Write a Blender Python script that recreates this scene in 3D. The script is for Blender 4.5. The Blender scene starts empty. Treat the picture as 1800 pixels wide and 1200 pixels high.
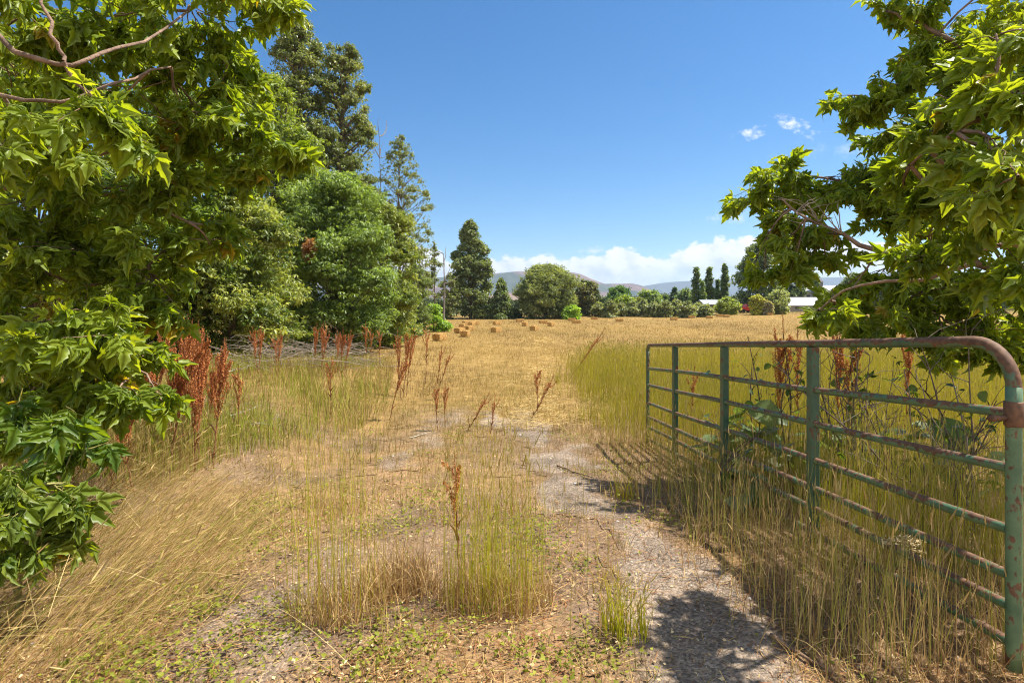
import bpy, math
import numpy as np
from mathutils import Vector

rng = np.random.default_rng(11)
scene = bpy.context.scene
COL = scene.collection
H, F, HY = 1.55, 1000.0, 541.0          # eye height, focal length and horizon of the 1800 px wide picture
PI = math.pi

# ------------------------------------------------------------------ helpers
def sstep(a, b, x):
    t = np.clip((np.asarray(x, float) - a) / (b - a), 0, 1)
    return t * t * (3 - 2 * t)

def _hash(ix, iy, seed):
    h = (ix.astype(np.int64) * 374761393 + iy.astype(np.int64) * 668265263 + seed * 1442695041) & 0xffffffff
    h = ((h ^ (h >> 13)) * 1274126177) & 0xffffffff
    return ((h ^ (h >> 16)) & 0xffff) / 65535.0

def vnoise(x, y, seed=0):
    x = np.asarray(x, float); y = np.asarray(y, float)
    ix = np.floor(x); iy = np.floor(y); fx = x - ix; fy = y - iy
    fx = fx * fx * (3 - 2 * fx); fy = fy * fy * (3 - 2 * fy)
    a = _hash(ix, iy, seed); b = _hash(ix + 1, iy, seed); c = _hash(ix, iy + 1, seed); d = _hash(ix + 1, iy + 1, seed)
    return (a * (1 - fx) + b * fx) * (1 - fy) + (c * (1 - fx) + d * fx) * fy

def fbm(x, y, seed=0, o=4):
    s = 0.0; a = 0.5; t = 0.0
    for i in range(o):
        s = s + a * vnoise(np.asarray(x) * 2 ** i + 17.3 * i, np.asarray(y) * 2 ** i - 9.1 * i, seed + i); t += a; a *= 0.5
    return s / t

def gh(x, y):
    """height of the ground"""
    x = np.asarray(x, float); y = np.asarray(y, float)
    z = -0.30 * sstep(2.6, 8.5, y)
    z = z + 0.36 * sstep(-1.9, -4.2, x) * sstep(3.4, 6.0, y) * sstep(22, 13, y)
    z = z + 0.6 * sstep(24, 50, x) * sstep(50, 90, y)
    z = z + 0.95 * sstep(84, 125, y)
    z = z + 0.05 * (fbm(x * 0.5, y * 0.5, 3, 3) - 0.5) * sstep(1, 4, y)
    z = z + 0.03 * (fbm(x * 2.2, y * 2.2, 5, 3) - 0.5) * sstep(60, 20, y)
    return z

def pt(px, py, Y):
    return np.array([(px - 900) / F * Y, Y, H - (py - HY) / F * Y])

def hit(px, py):
    """where the sight line of a spot of ground meets the ground sheet"""
    Y = np.geomspace(1.5, 400, 4000)
    d = (H - (py - HY) / F * Y) - gh((px - 900) / F * Y, Y)
    k = np.argmax(d < 0) if (d < 0).any() else len(Y) - 1
    return (px - 900) / F * Y[k], Y[k]

def norm(v):
    return v / np.maximum(np.linalg.norm(v, axis=-1, keepdims=True), 1e-9)

def build(name, parts, mat, parent=None, smooth=True, base=None):
    """parts: list of (V, [face arrays], colour or None) -> ONE mesh object"""
    Vs = []; Cs = []; loops = []; starts = []; off = 0; lo = 0
    for V, Fs, C in parts:
        V = np.asarray(V, float).reshape(-1, 3)
        if C is None: C = np.full((len(V), 3), 0.5)
        C = np.asarray(C, float)
        if C.ndim == 1: C = np.repeat(C[None], len(V), 0)
        Vs.append(V); Cs.append(C)
        for f in Fs:
            f = np.asarray(f, np.int64)
            if len(f) == 0: continue
            loops.append((f + off).ravel())
            starts.append(np.arange(len(f)) * f.shape[1] + lo); lo += f.size
        off += len(V)
    V = np.concatenate(Vs); C = np.concatenate(Cs); L = np.concatenate(loops); S = np.concatenate(starts)
    if base is None and parent is not None: base = np.array(parent.location)
    if base is not None: V = V - np.asarray(base)
    me = bpy.data.meshes.new(name)
    me.vertices.add(len(V)); me.vertices.foreach_set('co', V.astype(np.float32).ravel())
    me.loops.add(len(L)); me.loops.foreach_set('vertex_index', L.astype(np.int32))
    me.polygons.add(len(S)); me.polygons.foreach_set('loop_start', S.astype(np.int32))
    me.update(calc_edges=True)
    me.polygons.foreach_set('use_smooth', np.full(len(S), smooth, bool))
    at = me.attributes.new('Col', 'FLOAT_COLOR', 'POINT')
    at.data.foreach_set('color', np.concatenate([C, np.ones((len(C), 1))], 1).astype(np.float32).ravel())
    me.materials.append(mat); me.validate()
    o = bpy.data.objects.new(name, me); COL.objects.link(o)
    if parent is not None: o.parent = parent
    elif base is not None: o.location = base
    return o

def thing(name, label, cat, loc, group=None):
    o = bpy.data.objects.new(name, None); COL.objects.link(o); o.empty_display_size = 0.2
    o.location = [float(v) for v in loc]
    o['label'] = label; o['category'] = cat
    if group: o['group'] = group
    return o

def tag(o, label=None, cat=None, group=None, kind=None):
    if label: o['label'] = label
    if cat: o['category'] = cat
    if group: o['group'] = group
    if kind: o['kind'] = kind
    return o

def copy_tree(root, loc, rz=0.0, sc=1.0, tilt=(0, 0), label=None):
    r = root.copy(); COL.objects.link(r)
    r.location = [float(v) for v in loc]; r.rotation_euler = (tilt[0], tilt[1], rz)
    r.scale = (sc, sc, sc) if np.isscalar(sc) else sc
    if label: r['label'] = label
    for ch in root.children:
        c = ch.copy(); COL.objects.link(c); c.parent = r
    return r

def tubes(P, R, sides=5, col=None):
    """P (N,n,3), R (N,n): N tubes at once"""
    P = np.asarray(P, float); R = np.asarray(R, float)
    if P.ndim == 2: P = P[None]; R = R[None]
    N, n, _ = P.shape
    T = norm(np.gradient(P, axis=1))
    mean = norm(P[:, -1] - P[:, 0])
    ref = np.where(np.abs(mean[:, 2:3]) < 0.8, np.array([[0, 0, 1.0]]), np.array([[1.0, 0, 0]]))
    A = norm(np.cross(T, np.repeat(ref[:, None], n, 1))); B = np.cross(T, A)
    a = np.arange(sides) * 2 * PI / sides
    V = P[:, :, None] + R[:, :, None, None] * (A[:, :, None] * np.cos(a)[None, None, :, None] + B[:, :, None] * np.sin(a)[None, None, :, None])
    i = np.arange(n - 1)[:, None] * sides; j = np.arange(sides)[None]
    q = np.stack([i + j, i + (j + 1) % sides, i + sides + (j + 1) % sides, i + sides + j], -1).reshape(-1, 4)
    Q = (q[None] + (np.arange(N) * n * sides)[:, None, None]).reshape(-1, 4)
    C = None
    if col is not None:
        col = np.asarray(col, float)
        C = np.repeat(col[None], N * n * sides, 0) if col.ndim == 1 else np.repeat(col, n * sides, 0)
    return V.reshape(-1, 3), [Q], C

def capped(P, R, sides=10, col=None):
    V, Fs, C = tubes(P, R, sides, col)
    n = len(P)
    caps = [np.arange(sides)[None, ::-1], (np.arange(sides) + (n - 1) * sides)[None]]
    return V, Fs + caps, C

def spline(pts, n=16):
    """Catmull-Rom through points"""
    p = np.asarray(pts, float); p = np.vstack([2 * p[0] - p[1], p, 2 * p[-1] - p[-2]])
    m = len(p) - 3; out = []
    for t in np.linspace(0, m - 1e-6, n):
        k = int(t); u = t - k; a, b, c, d = p[k:k + 4]
        out.append(0.5 * (2 * b + (c - a) * u + (2 * a - 5 * b + 4 * c - d) * u * u + (-a + 3 * b - 3 * c + d) * u ** 3))
    return np.array(out)

def bow(a, b, n=5, amp=0.1, sag=0.0):
    """curved lines from a (N,3) to b (N,3)"""
    a = np.atleast_2d(a); b = np.atleast_2d(b); N = len(a)
    t = np.linspace(0, 1, n)[None, :, None]
    L = np.linalg.norm(b - a, axis=1)[:, None, None]
    d = rng.normal(size=(N, 1, 3)) * amp * L; d[:, :, 2] += sag * L[:, :, 0]
    return a[:, None] * (1 - t) + b[:, None] * t + d * np.sin(PI * t) + rng.normal(size=(N, n, 3)) * amp * 0.25 * L * (t * (1 - t) * 4)

def frames(d, up):
    y = norm(d); x = norm(np.cross(y, up)); z = np.cross(x, y)
    return np.stack([x, y, z], -1)

def inst(tmpl, pos, Rm, sc, col):
    tV, tF = tmpl; N = len(pos); k = len(tV)
    V = np.einsum('nij,kj->nki', Rm, tV) * np.asarray(sc).reshape(-1, 1, 1) + pos[:, None]
    Fs = [(f[None] + (np.arange(N) * k)[:, None, None]).reshape(-1, f.shape[1]) for f in tF]
    return V.reshape(-1, 3), Fs, np.repeat(col, k, 0)

def rdir(n):
    return norm(rng.normal(size=(n, 3)))

def mixc(a, b, t):
    return np.asarray(a)[None] * (1 - t[:, None]) + np.asarray(b)[None] * t[:, None]

def blades(pos, h, w, az, lean, col, seg=3, tip=None, face=None, curl=0.7):
    N = len(pos); t = np.linspace(0, 1, seg + 1)
    th = lean[:, None] * ((1 - curl) + curl * t[None] * 1.4)
    ds = h[:, None] / seg
    hx = np.concatenate([np.zeros((N, 1)), np.cumsum(np.sin(th[:, :-1]) * ds, 1)], 1)
    hz = np.concatenate([np.zeros((N, 1)), np.cumsum(np.cos(th[:, :-1]) * ds, 1)], 1)
    P = pos[:, None] + np.stack([hx * np.cos(az)[:, None], hx * np.sin(az)[:, None], hz], -1)
    P[:, :, 2] = np.maximum(P[:, :, 2], pos[:, None, 2] + 0.004)
    if face is None: face = rng.uniform(0, PI, N)
    W = np.stack([np.cos(face), np.sin(face), np.zeros(N)], -1)
    ww = w[:, None] * (1 - 0.85 * t[None] ** 1.5) * 0.5
    V = np.stack([P - W[:, None] * ww[..., None], P + W[:, None] * ww[..., None]], 2)
    i = np.arange(seg)[:, None] * 2
    q = np.concatenate([i, i + 1, i + 3, i + 2], 1)
    Q = (q[None] + (np.arange(N) * 2 * (seg + 1))[:, None, None]).reshape(-1, 4)
    if tip is None: C = np.repeat(col, 2 * (seg + 1), 0)
    else:
        tt = np.repeat(t, 2)[None, :, None]
        C = (col[:, None] * (1 - tt) + tip[:, None] * tt).reshape(-1, 3)
    return (V.reshape(-1, 3), [Q], C), P

SPV = np.array([[0, 0, 0], [.5, .25, 0], [.35, .7, 0], [0, 1, 0], [-.35, .7, 0], [-.5, .25, 0],
                [0, .25, .5], [0, .7, .35], [0, .7, -.35], [0, .25, -.5]], float)
SPF = [np.array([[0, 1, 2, 3], [0, 3, 4, 5], [0, 6, 7, 3], [0, 3, 8, 9]])]
def heads(P, length, width, col):
    """a narrow seed head at the end of each stem"""
    d = norm(P[:, -1] - P[:, -2] + rng.normal(size=(len(P), 3)) * 0.02)
    R = frames(d, rdir(len(P)))
    R = R * np.stack([width, length, width], -1)[:, None, :]
    return inst((SPV, SPF), P[:, -1] - d * length[:, None] * 0.2, R, np.ones(len(P)), col)

# ------------------------------------------------------------------ materials
def mat_new(name):
    m = bpy.data.materials.new(name); m.use_nodes = True
    nt = m.node_tree; nt.nodes.clear()
    out = nt.nodes.new('ShaderNodeOutputMaterial')
    return m, nt, out

def N_(nt, kind, **kw):
    n = nt.nodes.new(kind)
    for k, v in kw.items():
        if k in n.inputs: n.inputs[k].default_value = v
        else: setattr(n, k, v)
    return n

def leaf_mat(name, trans=0.35, rough=0.45, spec=0.4, tint=(1.5, 1.45, 0.5)):
    m, nt, out = mat_new(name); L = nt.links.new
    a = N_(nt, 'ShaderNodeAttribute', attribute_name='Col')
    tc = N_(nt, 'ShaderNodeTexCoord')
    nz = N_(nt, 'ShaderNodeTexNoise', Scale=14.0, Detail=3.0); L(tc.outputs['Object'], nz.inputs['Vector'])
    mr = N_(nt, 'ShaderNodeMapRange'); mr.inputs[1].default_value = 0.3; mr.inputs[2].default_value = 0.7
    mr.inputs[3].default_value = 0.8; mr.inputs[4].default_value = 1.2; L(nz.outputs[0], mr.inputs[0])
    v = N_(nt, 'ShaderNodeVectorMath', operation='SCALE'); L(a.outputs['Color'], v.inputs[0]); L(mr.outputs[0], v.inputs['Scale'])
    p = N_(nt, 'ShaderNodeBsdfPrincipled', Roughness=rough); p.inputs['Specular IOR Level'].default_value = spec
    L(v.outputs[0], p.inputs['Base Color'])
    t = N_(nt, 'ShaderNodeBsdfTranslucent')
    mm = N_(nt, 'ShaderNodeVectorMath', operation='MULTIPLY'); mm.inputs[1].default_value = tint
    L(v.outputs[0], mm.inputs[0]); L(mm.outputs[0], t.inputs['Color'])
    mx = N_(nt, 'ShaderNodeMixShader'); mx.inputs[0].default_value = trans
    L(p.outputs[0], mx.inputs[1]); L(t.outputs[0], mx.inputs[2]); L(mx.outputs[0], out.inputs[0])
    return m

def col_mat(name, rough=0.85, noise=12.0, lo=0.7, hi=1.3, bump=0.0, bscale=60.0, spec=0.2):
    m, nt, out = mat_new(name); L = nt.links.new
    a = N_(nt, 'ShaderNodeAttribute', attribute_name='Col')
    tc = N_(nt, 'ShaderNodeTexCoord')
    nz = N_(nt, 'ShaderNodeTexNoise', Scale=noise, Detail=6.0); L(tc.outputs['Object'], nz.inputs['Vector'])
    mr = N_(nt, 'ShaderNodeMapRange'); mr.inputs[1].default_value = 0.3; mr.inputs[2].default_value = 0.7
    mr.inputs[3].default_value = lo; mr.inputs[4].default_value = hi; L(nz.outputs[0], mr.inputs[0])
    v = N_(nt, 'ShaderNodeVectorMath', operation='SCALE'); L(a.outputs['Color'], v.inputs[0]); L(mr.outputs[0], v.inputs['Scale'])
    p = N_(nt, 'ShaderNodeBsdfPrincipled', Roughness=rough); p.inputs['Specular IOR Level'].default_value = spec
    L(v.outputs[0], p.inputs['Base Color'])
    if bump:
        n2 = N_(nt, 'ShaderNodeTexNoise', Scale=bscale, Detail=6.0); L(tc.outputs['Object'], n2.inputs['Vector'])
        b = N_(nt, 'ShaderNodeBump', Strength=bump, Distance=0.02); L(n2.outputs[0], b.inputs['Height']); L(b.outputs[0], p.inputs['Normal'])
    L(p.outputs[0], out.inputs[0])
    return m

def ground_mat(name, stone=0.0):
    m, nt, out = mat_new(name); L = nt.links.new
    a = N_(nt, 'ShaderNodeAttribute', attribute_name='Col')
    tc = N_(nt, 'ShaderNodeTexCoord')
    n1 = N_(nt, 'ShaderNodeTexNoise', Scale=3.0, Detail=8.0, Roughness=0.7); L(tc.outputs['Object'], n1.inputs['Vector'])
    n2 = N_(nt, 'ShaderNodeTexNoise', Scale=45.0, Detail=6.0, Roughness=0.7); L(tc.outputs['Object'], n2.inputs['Vector'])
    vo = N_(nt, 'ShaderNodeTexVoronoi', Scale=75.0 if stone else 55.0); L(tc.outputs['Object'], vo.inputs['Vector'])
    ml = N_(nt, 'ShaderNodeMath', operation='MULTIPLY'); L(n1.outputs[0], ml.inputs[0]); L(n2.outputs[0], ml.inputs[1])
    mr = N_(nt, 'ShaderNodeMapRange'); mr.inputs[1].default_value = 0.13; mr.inputs[2].default_value = 0.40
    mr.inputs[3].default_value = 0.5; mr.inputs[4].default_value = 1.55; L(ml.outputs[0], mr.inputs[0])
    v = N_(nt, 'ShaderNodeVectorMath', operation='SCALE'); L(a.outputs['Color'], v.inputs[0]); L(mr.outputs[0], v.inputs['Scale'])
    bw = N_(nt, 'ShaderNodeRGBToBW'); L(vo.outputs['Color'], bw.inputs[0])
    m2 = N_(nt, 'ShaderNodeMapRange'); m2.inputs[3].default_value = 1 - 0.45 * (0.5 + stone); m2.inputs[4].default_value = 1 + 0.5 * (0.5 + stone); L(bw.outputs[0], m2.inputs[0])
    v2 = N_(nt, 'ShaderNodeVectorMath', operation='SCALE'); L(v.outputs[0], v2.inputs[0]); L(m2.outputs[0], v2.inputs['Scale'])
    p = N_(nt, 'ShaderNodeBsdfPrincipled', Roughness=0.95); p.inputs['Specular IOR Level'].default_value = 0.1
    L(v2.outputs[0], p.inputs['Base Color'])
    ad = N_(nt, 'ShaderNodeMath', operation='MULTIPLY_ADD'); L(vo.outputs['Distance'], ad.inputs[0]); ad.inputs[1].default_value = -0.7 * (0.4 + stone); L(n2.outputs[0], ad.inputs[2])
    b = N_(nt, 'ShaderNodeBump', Strength=0.9, Distance=0.015); L(ad.outputs[0], b.inputs['Height']); L(b.outputs[0], p.inputs['Normal'])
    L(p.outputs[0], out.inputs[0])
    return m

def gate_mat(name, rust=0.5, topbias=0.0, c=(0.07, 0.14, 0.075)):
    """worn green paint over rust; rust gathers on the weather side (up)"""
    m, nt, out = mat_new(name); L = nt.links.new
    tc = N_(nt, 'ShaderNodeTexCoord'); geo = N_(nt, 'ShaderNodeNewGeometry')
    n1 = N_(nt, 'ShaderNodeTexNoise', Scale=9.0, Detail=5.0, Roughness=0.6); L(tc.outputs['Object'], n1.inputs['Vector'])
    mp = N_(nt, 'ShaderNodeMapping'); mp.inputs['Scale'].default_value = (60, 26, 26); L(tc.outputs['Object'], mp.inputs['Vector'])
    n2 = N_(nt, 'ShaderNodeTexNoise', Scale=1.0, Detail=3.0); L(mp.outputs[0], n2.inputs['Vector'])
    sx = N_(nt, 'ShaderNodeSeparateXYZ'); L(geo.outputs['Normal'], sx.inputs[0])
    m1 = N_(nt, 'ShaderNodeMath', operation='MULTIPLY_ADD'); L(n2.outputs[0], m1.inputs[0]); m1.inputs[1].default_value = 0.75; L(n1.outputs[0], m1.inputs[2])
    m2 = N_(nt, 'ShaderNodeMath', operation='MULTIPLY_ADD'); L(sx.outputs['Z'], m2.inputs[0]); m2.inputs[1].default_value = topbias; L(m1.outputs[0], m2.inputs[2])
    r = N_(nt, 'ShaderNodeMapRange'); r.inputs[1].default_value = 1.22 - rust * 0.7; r.inputs[2].default_value = 1.22 - rust * 0.7 + 0.06; L(m2.outputs[0], r.inputs[0])
    n3 = N_(nt, 'ShaderNodeTexNoise', Scale=40.0, Detail=5.0); L(tc.outputs['Object'], n3.inputs['Vector'])
    rc = N_(nt, 'ShaderNodeValToRGB'); rc.color_ramp.elements[0].color = (0.10, 0.05, 0.028, 1); rc.color_ramp.elements[1].color = (0.22, 0.11, 0.055, 1)
    rc.color_ramp.elements[0].position = 0.35; rc.color_ramp.elements[1].position = 0.75; L(n3.outputs[0], rc.inputs[0])
    gc = N_(nt, 'ShaderNodeValToRGB'); gc.color_ramp.elements[0].color = (*[x * 0.75 for x in c], 1); gc.color_ramp.elements[1].color = (c[0] * 1.9, c[1] * 1.45, c[2] * 1.3, 1)
    gc.color_ramp.elements[0].position = 0.3; gc.color_ramp.elements[1].position = 0.7; L(n1.outputs[0], gc.inputs[0])
    mx = N_(nt, 'ShaderNodeMix', data_type='RGBA'); L(r.outputs[0], mx.inputs[0]); L(gc.outputs[0], mx.inputs[6]); L(rc.outputs[0], mx.inputs[7])
    p = N_(nt, 'ShaderNodeBsdfPrincipled'); L(mx.outputs[2], p.inputs['Base Color'])
    rr = N_(nt, 'ShaderNodeMapRange'); rr.inputs[3].default_value = 0.42; rr.inputs[4].default_value = 0.75; L(r.outputs[0], rr.inputs[0]); L(rr.outputs[0], p.inputs['Roughness'])
    b = N_(nt, 'ShaderNodeBump', Strength=0.35, Distance=0.004); L(m2.outputs[0], b.inputs['Height']); L(b.outputs[0], p.inputs['Normal'])
    L(p.outputs[0], out.inputs[0])
    return m

M_LEAF = leaf_mat('boxelder_leaf', 0.55, 0.44, 0.58, (1.75, 1.5, 0.35))
M_TREE = leaf_mat('tree_leaf', 0.42, 0.45, 0.5)
M_GRASS = leaf_mat('grass_blade', 0.35, 0.6, 0.2, (1.3, 1.25, 0.4))
M_DRY = leaf_mat('dry_straw', 0.22, 0.7, 0.15, (1.15, 1.05, 0.8))
M_DOCK = leaf_mat('dock_seed', 0.22, 0.8, 0.1, (1.1, 1.0, 0.8))
M_BARK = col_mat('bark', 0.9, 9.0, 0.55, 1.4, 0.8, 45.0)
M_STEM = col_mat('stem', 0.8, 30.0, 0.7, 1.3)
M_STONE = col_mat('pebble', 0.85, 40.0, 0.7, 1.3, 0.3)
M_GROUND = ground_mat('dry_soil')
M_TRACK = ground_mat('gravel_dust', 0.6)
M_BALE = col_mat('pressed_hay', 0.95, 38.0, 0.55, 1.4, 1.0, 70.0, 0.05)
M_HILL = col_mat('sagebrush_hill', 1.0, 0.012, 0.8, 1.2, 0.0, 1.0, 0.0)
M_WOOD = col_mat('weathered_board', 0.9, 5.0, 0.7, 1.2)
M_ROOF = col_mat('sheet_roof', 0.5, 3.0, 0.9, 1.1)

# ------------------------------------------------------------------ camera, light, sky
cam = bpy.data.cameras.new('camera'); co = bpy.data.objects.new('camera', cam); COL.objects.link(co)
co.location = (0, 0, H); co.rotation_euler = (PI / 2, 0, 0)
cam.sensor_width = 36; cam.lens = 20.0; cam.shift_y = -(600 - HY) / 1800.0
cam.clip_end = 30000; cam.clip_start = 0.05
scene.camera = co

AZ, EL = math.radians(80), math.radians(61)
sd = Vector((math.sin(AZ) * math.cos(EL), math.cos(AZ) * math.cos(EL), math.sin(EL)))
sl = bpy.data.lights.new('sun', 'SUN'); sl.energy = 4.1; sl.angle = math.radians(0.55); sl.color = (1.0, 0.95, 0.86)
so = bpy.data.objects.new('sun', sl); COL.objects.link(so); so.rotation_euler = sd.to_track_quat('Z', 'Y').to_euler()

w = bpy.data.worlds.new('World'); scene.world = w; w.use_nodes = True
nt = w.node_tree; nt.nodes.clear(); L = nt.links.new
out = nt.nodes.new('ShaderNodeOutputWorld'); bg = N_(nt, 'ShaderNodeBackground', Strength=0.12)
sky = N_(nt, 'ShaderNodeTexSky'); sky.sky_type = 'NISHITA'; sky.sun_disc = False
sky.sun_elevation = EL; sky.sun_rotation = AZ; sky.altitude = 1700; sky.air_density = 1.15; sky.dust_density = 0.5; sky.ozone_density = 2.5
tc = N_(nt, 'ShaderNodeTexCoord'); sp = N_(nt, 'ShaderNodeSeparateXYZ'); L(tc.outputs['Generated'], sp.inputs[0])
def mth(op, a, b=None, c=None, clamp=False):
    n = N_(nt, 'ShaderNodeMath', operation=op); n.use_clamp = clamp
    for i, x in enumerate((a, b, c)):
        if x is None: continue
        if isinstance(x, (int, float)): n.inputs[i].default_value = x
        else: L(x, n.inputs[i])
    return n.outputs[0]
def rng_(x, a, b, c=0.0, d=1.0):
    n = N_(nt, 'ShaderNodeMapRange'); n.interpolation_type = 'SMOOTHSTEP'; L(x, n.inputs[0])
    for i, v in enumerate((a, b, c, d)): n.inputs[i + 1].default_value = v
    return n.outputs[0]
yy = mth('MAXIMUM', sp.outputs['Y'], 0.02)
u = mth('DIVIDE', sp.outputs['X'], yy); v = mth('DIVIDE', sp.outputs['Z'], yy)
cb = N_(nt, 'ShaderNodeCombineXYZ'); L(u, cb.inputs[0]); L(mth('MULTIPLY', v, 1.5), cb.inputs[1])
def noise(scale, det=6.0, rough=0.55, off=0.0):
    n = N_(nt, 'ShaderNodeTexNoise', Scale=scale, Detail=det, Roughness=rough)
    a = N_(nt, 'ShaderNodeVectorMath', operation='ADD'); a.inputs[1].default_value = (off, off * 0.7, off * 0.3)
    L(cb.outputs[0], a.inputs[0]); L(a.outputs[0], n.inputs['Vector']); return n.outputs[0]
# outline of the cumulus bank: top edge over azimuth
fc = N_(nt, 'ShaderNodeFloatCurve'); crv = fc.mapping.curves[0]
prof = [(-.60, 470), (-.25, 470), (-.185, 432), (-.13, 433), (-.108, 462), (-.06, 458), (-.03, 452), (.05, 449), (.10, 447), (.145, 449), (.18, 434), (.215, 434), (.235, 447), (.27, 446), (.295, 437), (.34, 421), (.40, 415), (.46, 412), (.60, 425), (.9, 440)]
pts = [((a + 1) / 2, (541 - b) / 250.0) for a, b in prof]
crv.points[0].location = (0, pts[0][1]); crv.points[1].location = (1, pts[-1][1])
for p_ in pts: crv.points.new(*p_)
fc.mapping.update()
L(mth('MULTIPLY_ADD', u, 0.5, 0.5, True), fc.inputs['Value'])
top = mth('MULTIPLY', fc.outputs[0], 0.25)
n_edge = noise(26.0, 8.0, 0.62); n_big = noise(13.0, 5.0, 0.55, 3.3); n_fine = noise(60.0, 6.0, 0.6, 7.7)
e = mth('SUBTRACT', top, v)
e = mth('ADD', e, mth('MULTIPLY', mth('SUBTRACT', n_edge, 0.5), 0.060))
mask = mth('MULTIPLY', rng_(e, -0.001, 0.007), rng_(u, 0.9, 0.7))
# towards the right the lower part of the bank thins into blue-grey
thin = mth('MULTIPLY', rng_(u, 0.18, 0.30), rng_(v, 0.085, 0.05))
mask = mth('MULTIPLY', mask, mth('SUBTRACT', 1.0, mth('MULTIPLY', thin, 0.3)))
mask = mth('MULTIPLY', mask, rng_(mth('ADD', mth('MULTIPLY', n_big, 1.0), rng_(v, 0.10, 0.03, 0.35, -0.05)), 0.15, 0.42, 0.75, 1.0))
# three small clouds and some streaks
def puff(px, py, sx, sy, rot=0.0, s=1.0):
    du = mth('SUBTRACT', u, (px - 900) / 1000); dv = mth('SUBTRACT', v, (541 - py) / 1000)
    a = mth('ADD', mth('MULTIPLY', du, math.cos(rot)), mth('MULTIPLY', dv, math.sin(rot)))
    b = mth('SUBTRACT', mth('MULTIPLY', dv, math.cos(rot)), mth('MULTIPLY', du, math.sin(rot)))
    d = mth('ADD', mth('POWER', mth('ABSOLUTE', mth('DIVIDE', a, sx)), 2.0), mth('POWER', mth('ABSOLUTE', mth('DIVIDE', b, sy)), 2.0))
    g = mth('SUBTRACT', 1.0, mth('SQRT', d))
    g = mth('ADD', g, mth('MULTIPLY', mth('SUBTRACT', n_fine, 0.5), 3.4))
    return mth('MULTIPLY', rng_(g, 0.1, 1.5), s)
for q in ((1318, 234, .030, .014, .25, .9), (1390, 217, .050, .016, -.42, 1.0), (1285, 383, .060, .014, .05, .45), (1375, 335, .05, .016, .1, .5), (1500, 262, .10, .018, .1, .25), (1420, 268, .09, .012, .15, .18), (1040, 440, .03, .009, .1, .8), (1130, 365, .05, .008, .1, .0)):
    mask = mth('MAXIMUM', mask, puff(*q))
mask = mth('MULTIPLY', mask, rng_(sp.outputs['Y'], 0.05, 0.2))
# scattered bright cloud behind the camera, unseen, added to fill shaded camera-facing sides
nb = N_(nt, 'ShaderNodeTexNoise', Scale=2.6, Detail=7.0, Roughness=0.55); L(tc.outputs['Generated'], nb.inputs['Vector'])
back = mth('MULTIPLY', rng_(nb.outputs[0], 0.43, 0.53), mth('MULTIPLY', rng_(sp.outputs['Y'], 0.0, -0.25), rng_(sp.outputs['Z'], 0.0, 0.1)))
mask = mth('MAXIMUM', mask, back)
shade = mth('ADD', mth('MULTIPLY', rng_(n_edge, 0.36, 0.58), 0.45), mth('MULTIPLY', rng_(n_big, 0.38, 0.60), 0.35))
shade = mth('ADD', shade, rng_(e, 0.07, 0.0, 0.1, 0.5))
cc = N_(nt, 'ShaderNodeMix', data_type='RGBA'); L(mth('MINIMUM', shade, 1.0), cc.inputs[0])
cc.inputs[6].default_value = (1.95, 2.35, 3.0, 1); cc.inputs[7].default_value = (4.1, 4.12, 4.18, 1)
hs = N_(nt, 'ShaderNodeHueSaturation', Saturation=1.34, Value=0.535); L(sky.outputs[0], hs.inputs['Color'])
mx = N_(nt, 'ShaderNodeMix', data_type='RGBA'); L(mask, mx.inputs[0]); L(hs.outputs[0], mx.inputs[6]); L(cc.outputs[2], mx.inputs[7])
L(mx.outputs[2], bg.inputs['Color']); L(bg.outputs[0], out.inputs['Surface'])

scene.view_settings.view_transform = 'Standard'; scene.view_settings.look = 'None'
scene.view_settings.exposure = 1.32; scene.view_settings.gamma = 1.0
cy = scene.cycles
cy.max_bounces = 10; cy.diffuse_bounces = 8; cy.glossy_bounces = 2; cy.transmission_bounces = 4; cy.volume_bounces = 0
cy.sample_clamp_indirect = 6.0; cy.use_denoising = True; cy.filter_width = 1.1
cy.caustics_reflective = False; cy.caustics_refractive = False

# ------------------------------------------------------------------ ground sheet, track
def axis(a, b, step, far_lo, far_hi, g=1.13):
    c = list(np.arange(a, b + 1e-6, step))
    s = step; x = c[-1]
    while x < far_hi: s *= g; x += s; c.append(x)
    s = step; x = c[0]; lo = []
    while x > far_lo: s *= g; x -= s; lo.append(x)
    return np.array(lo[::-1] + c)

def rutmask(x, y):
    """1 where the wheel tracks bare the gravel"""
    r1 = np.interp(y, [0, 2.5, 3.5, 5, 7, 9.5, 12], [1.0, .95, .85, .62, .30, .1, .0])
    r2 = np.interp(y, [0, 2.5, 5, 7, 9.5, 12], [-.9, -1.05, -1.35, -1.3, -1.2, -1.1])
    n = fbm(x * 2.0, y * 1.2, 21, 4) - 0.5
    a = sstep(.60, .05, np.abs(x - r1) + n * 1.5); b = sstep(.42, -.05, np.abs(x - r2) + n * 1.7) * 0.42
    return np.maximum(a, b) * sstep(11.5, 8.0, y + n * 3)

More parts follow.
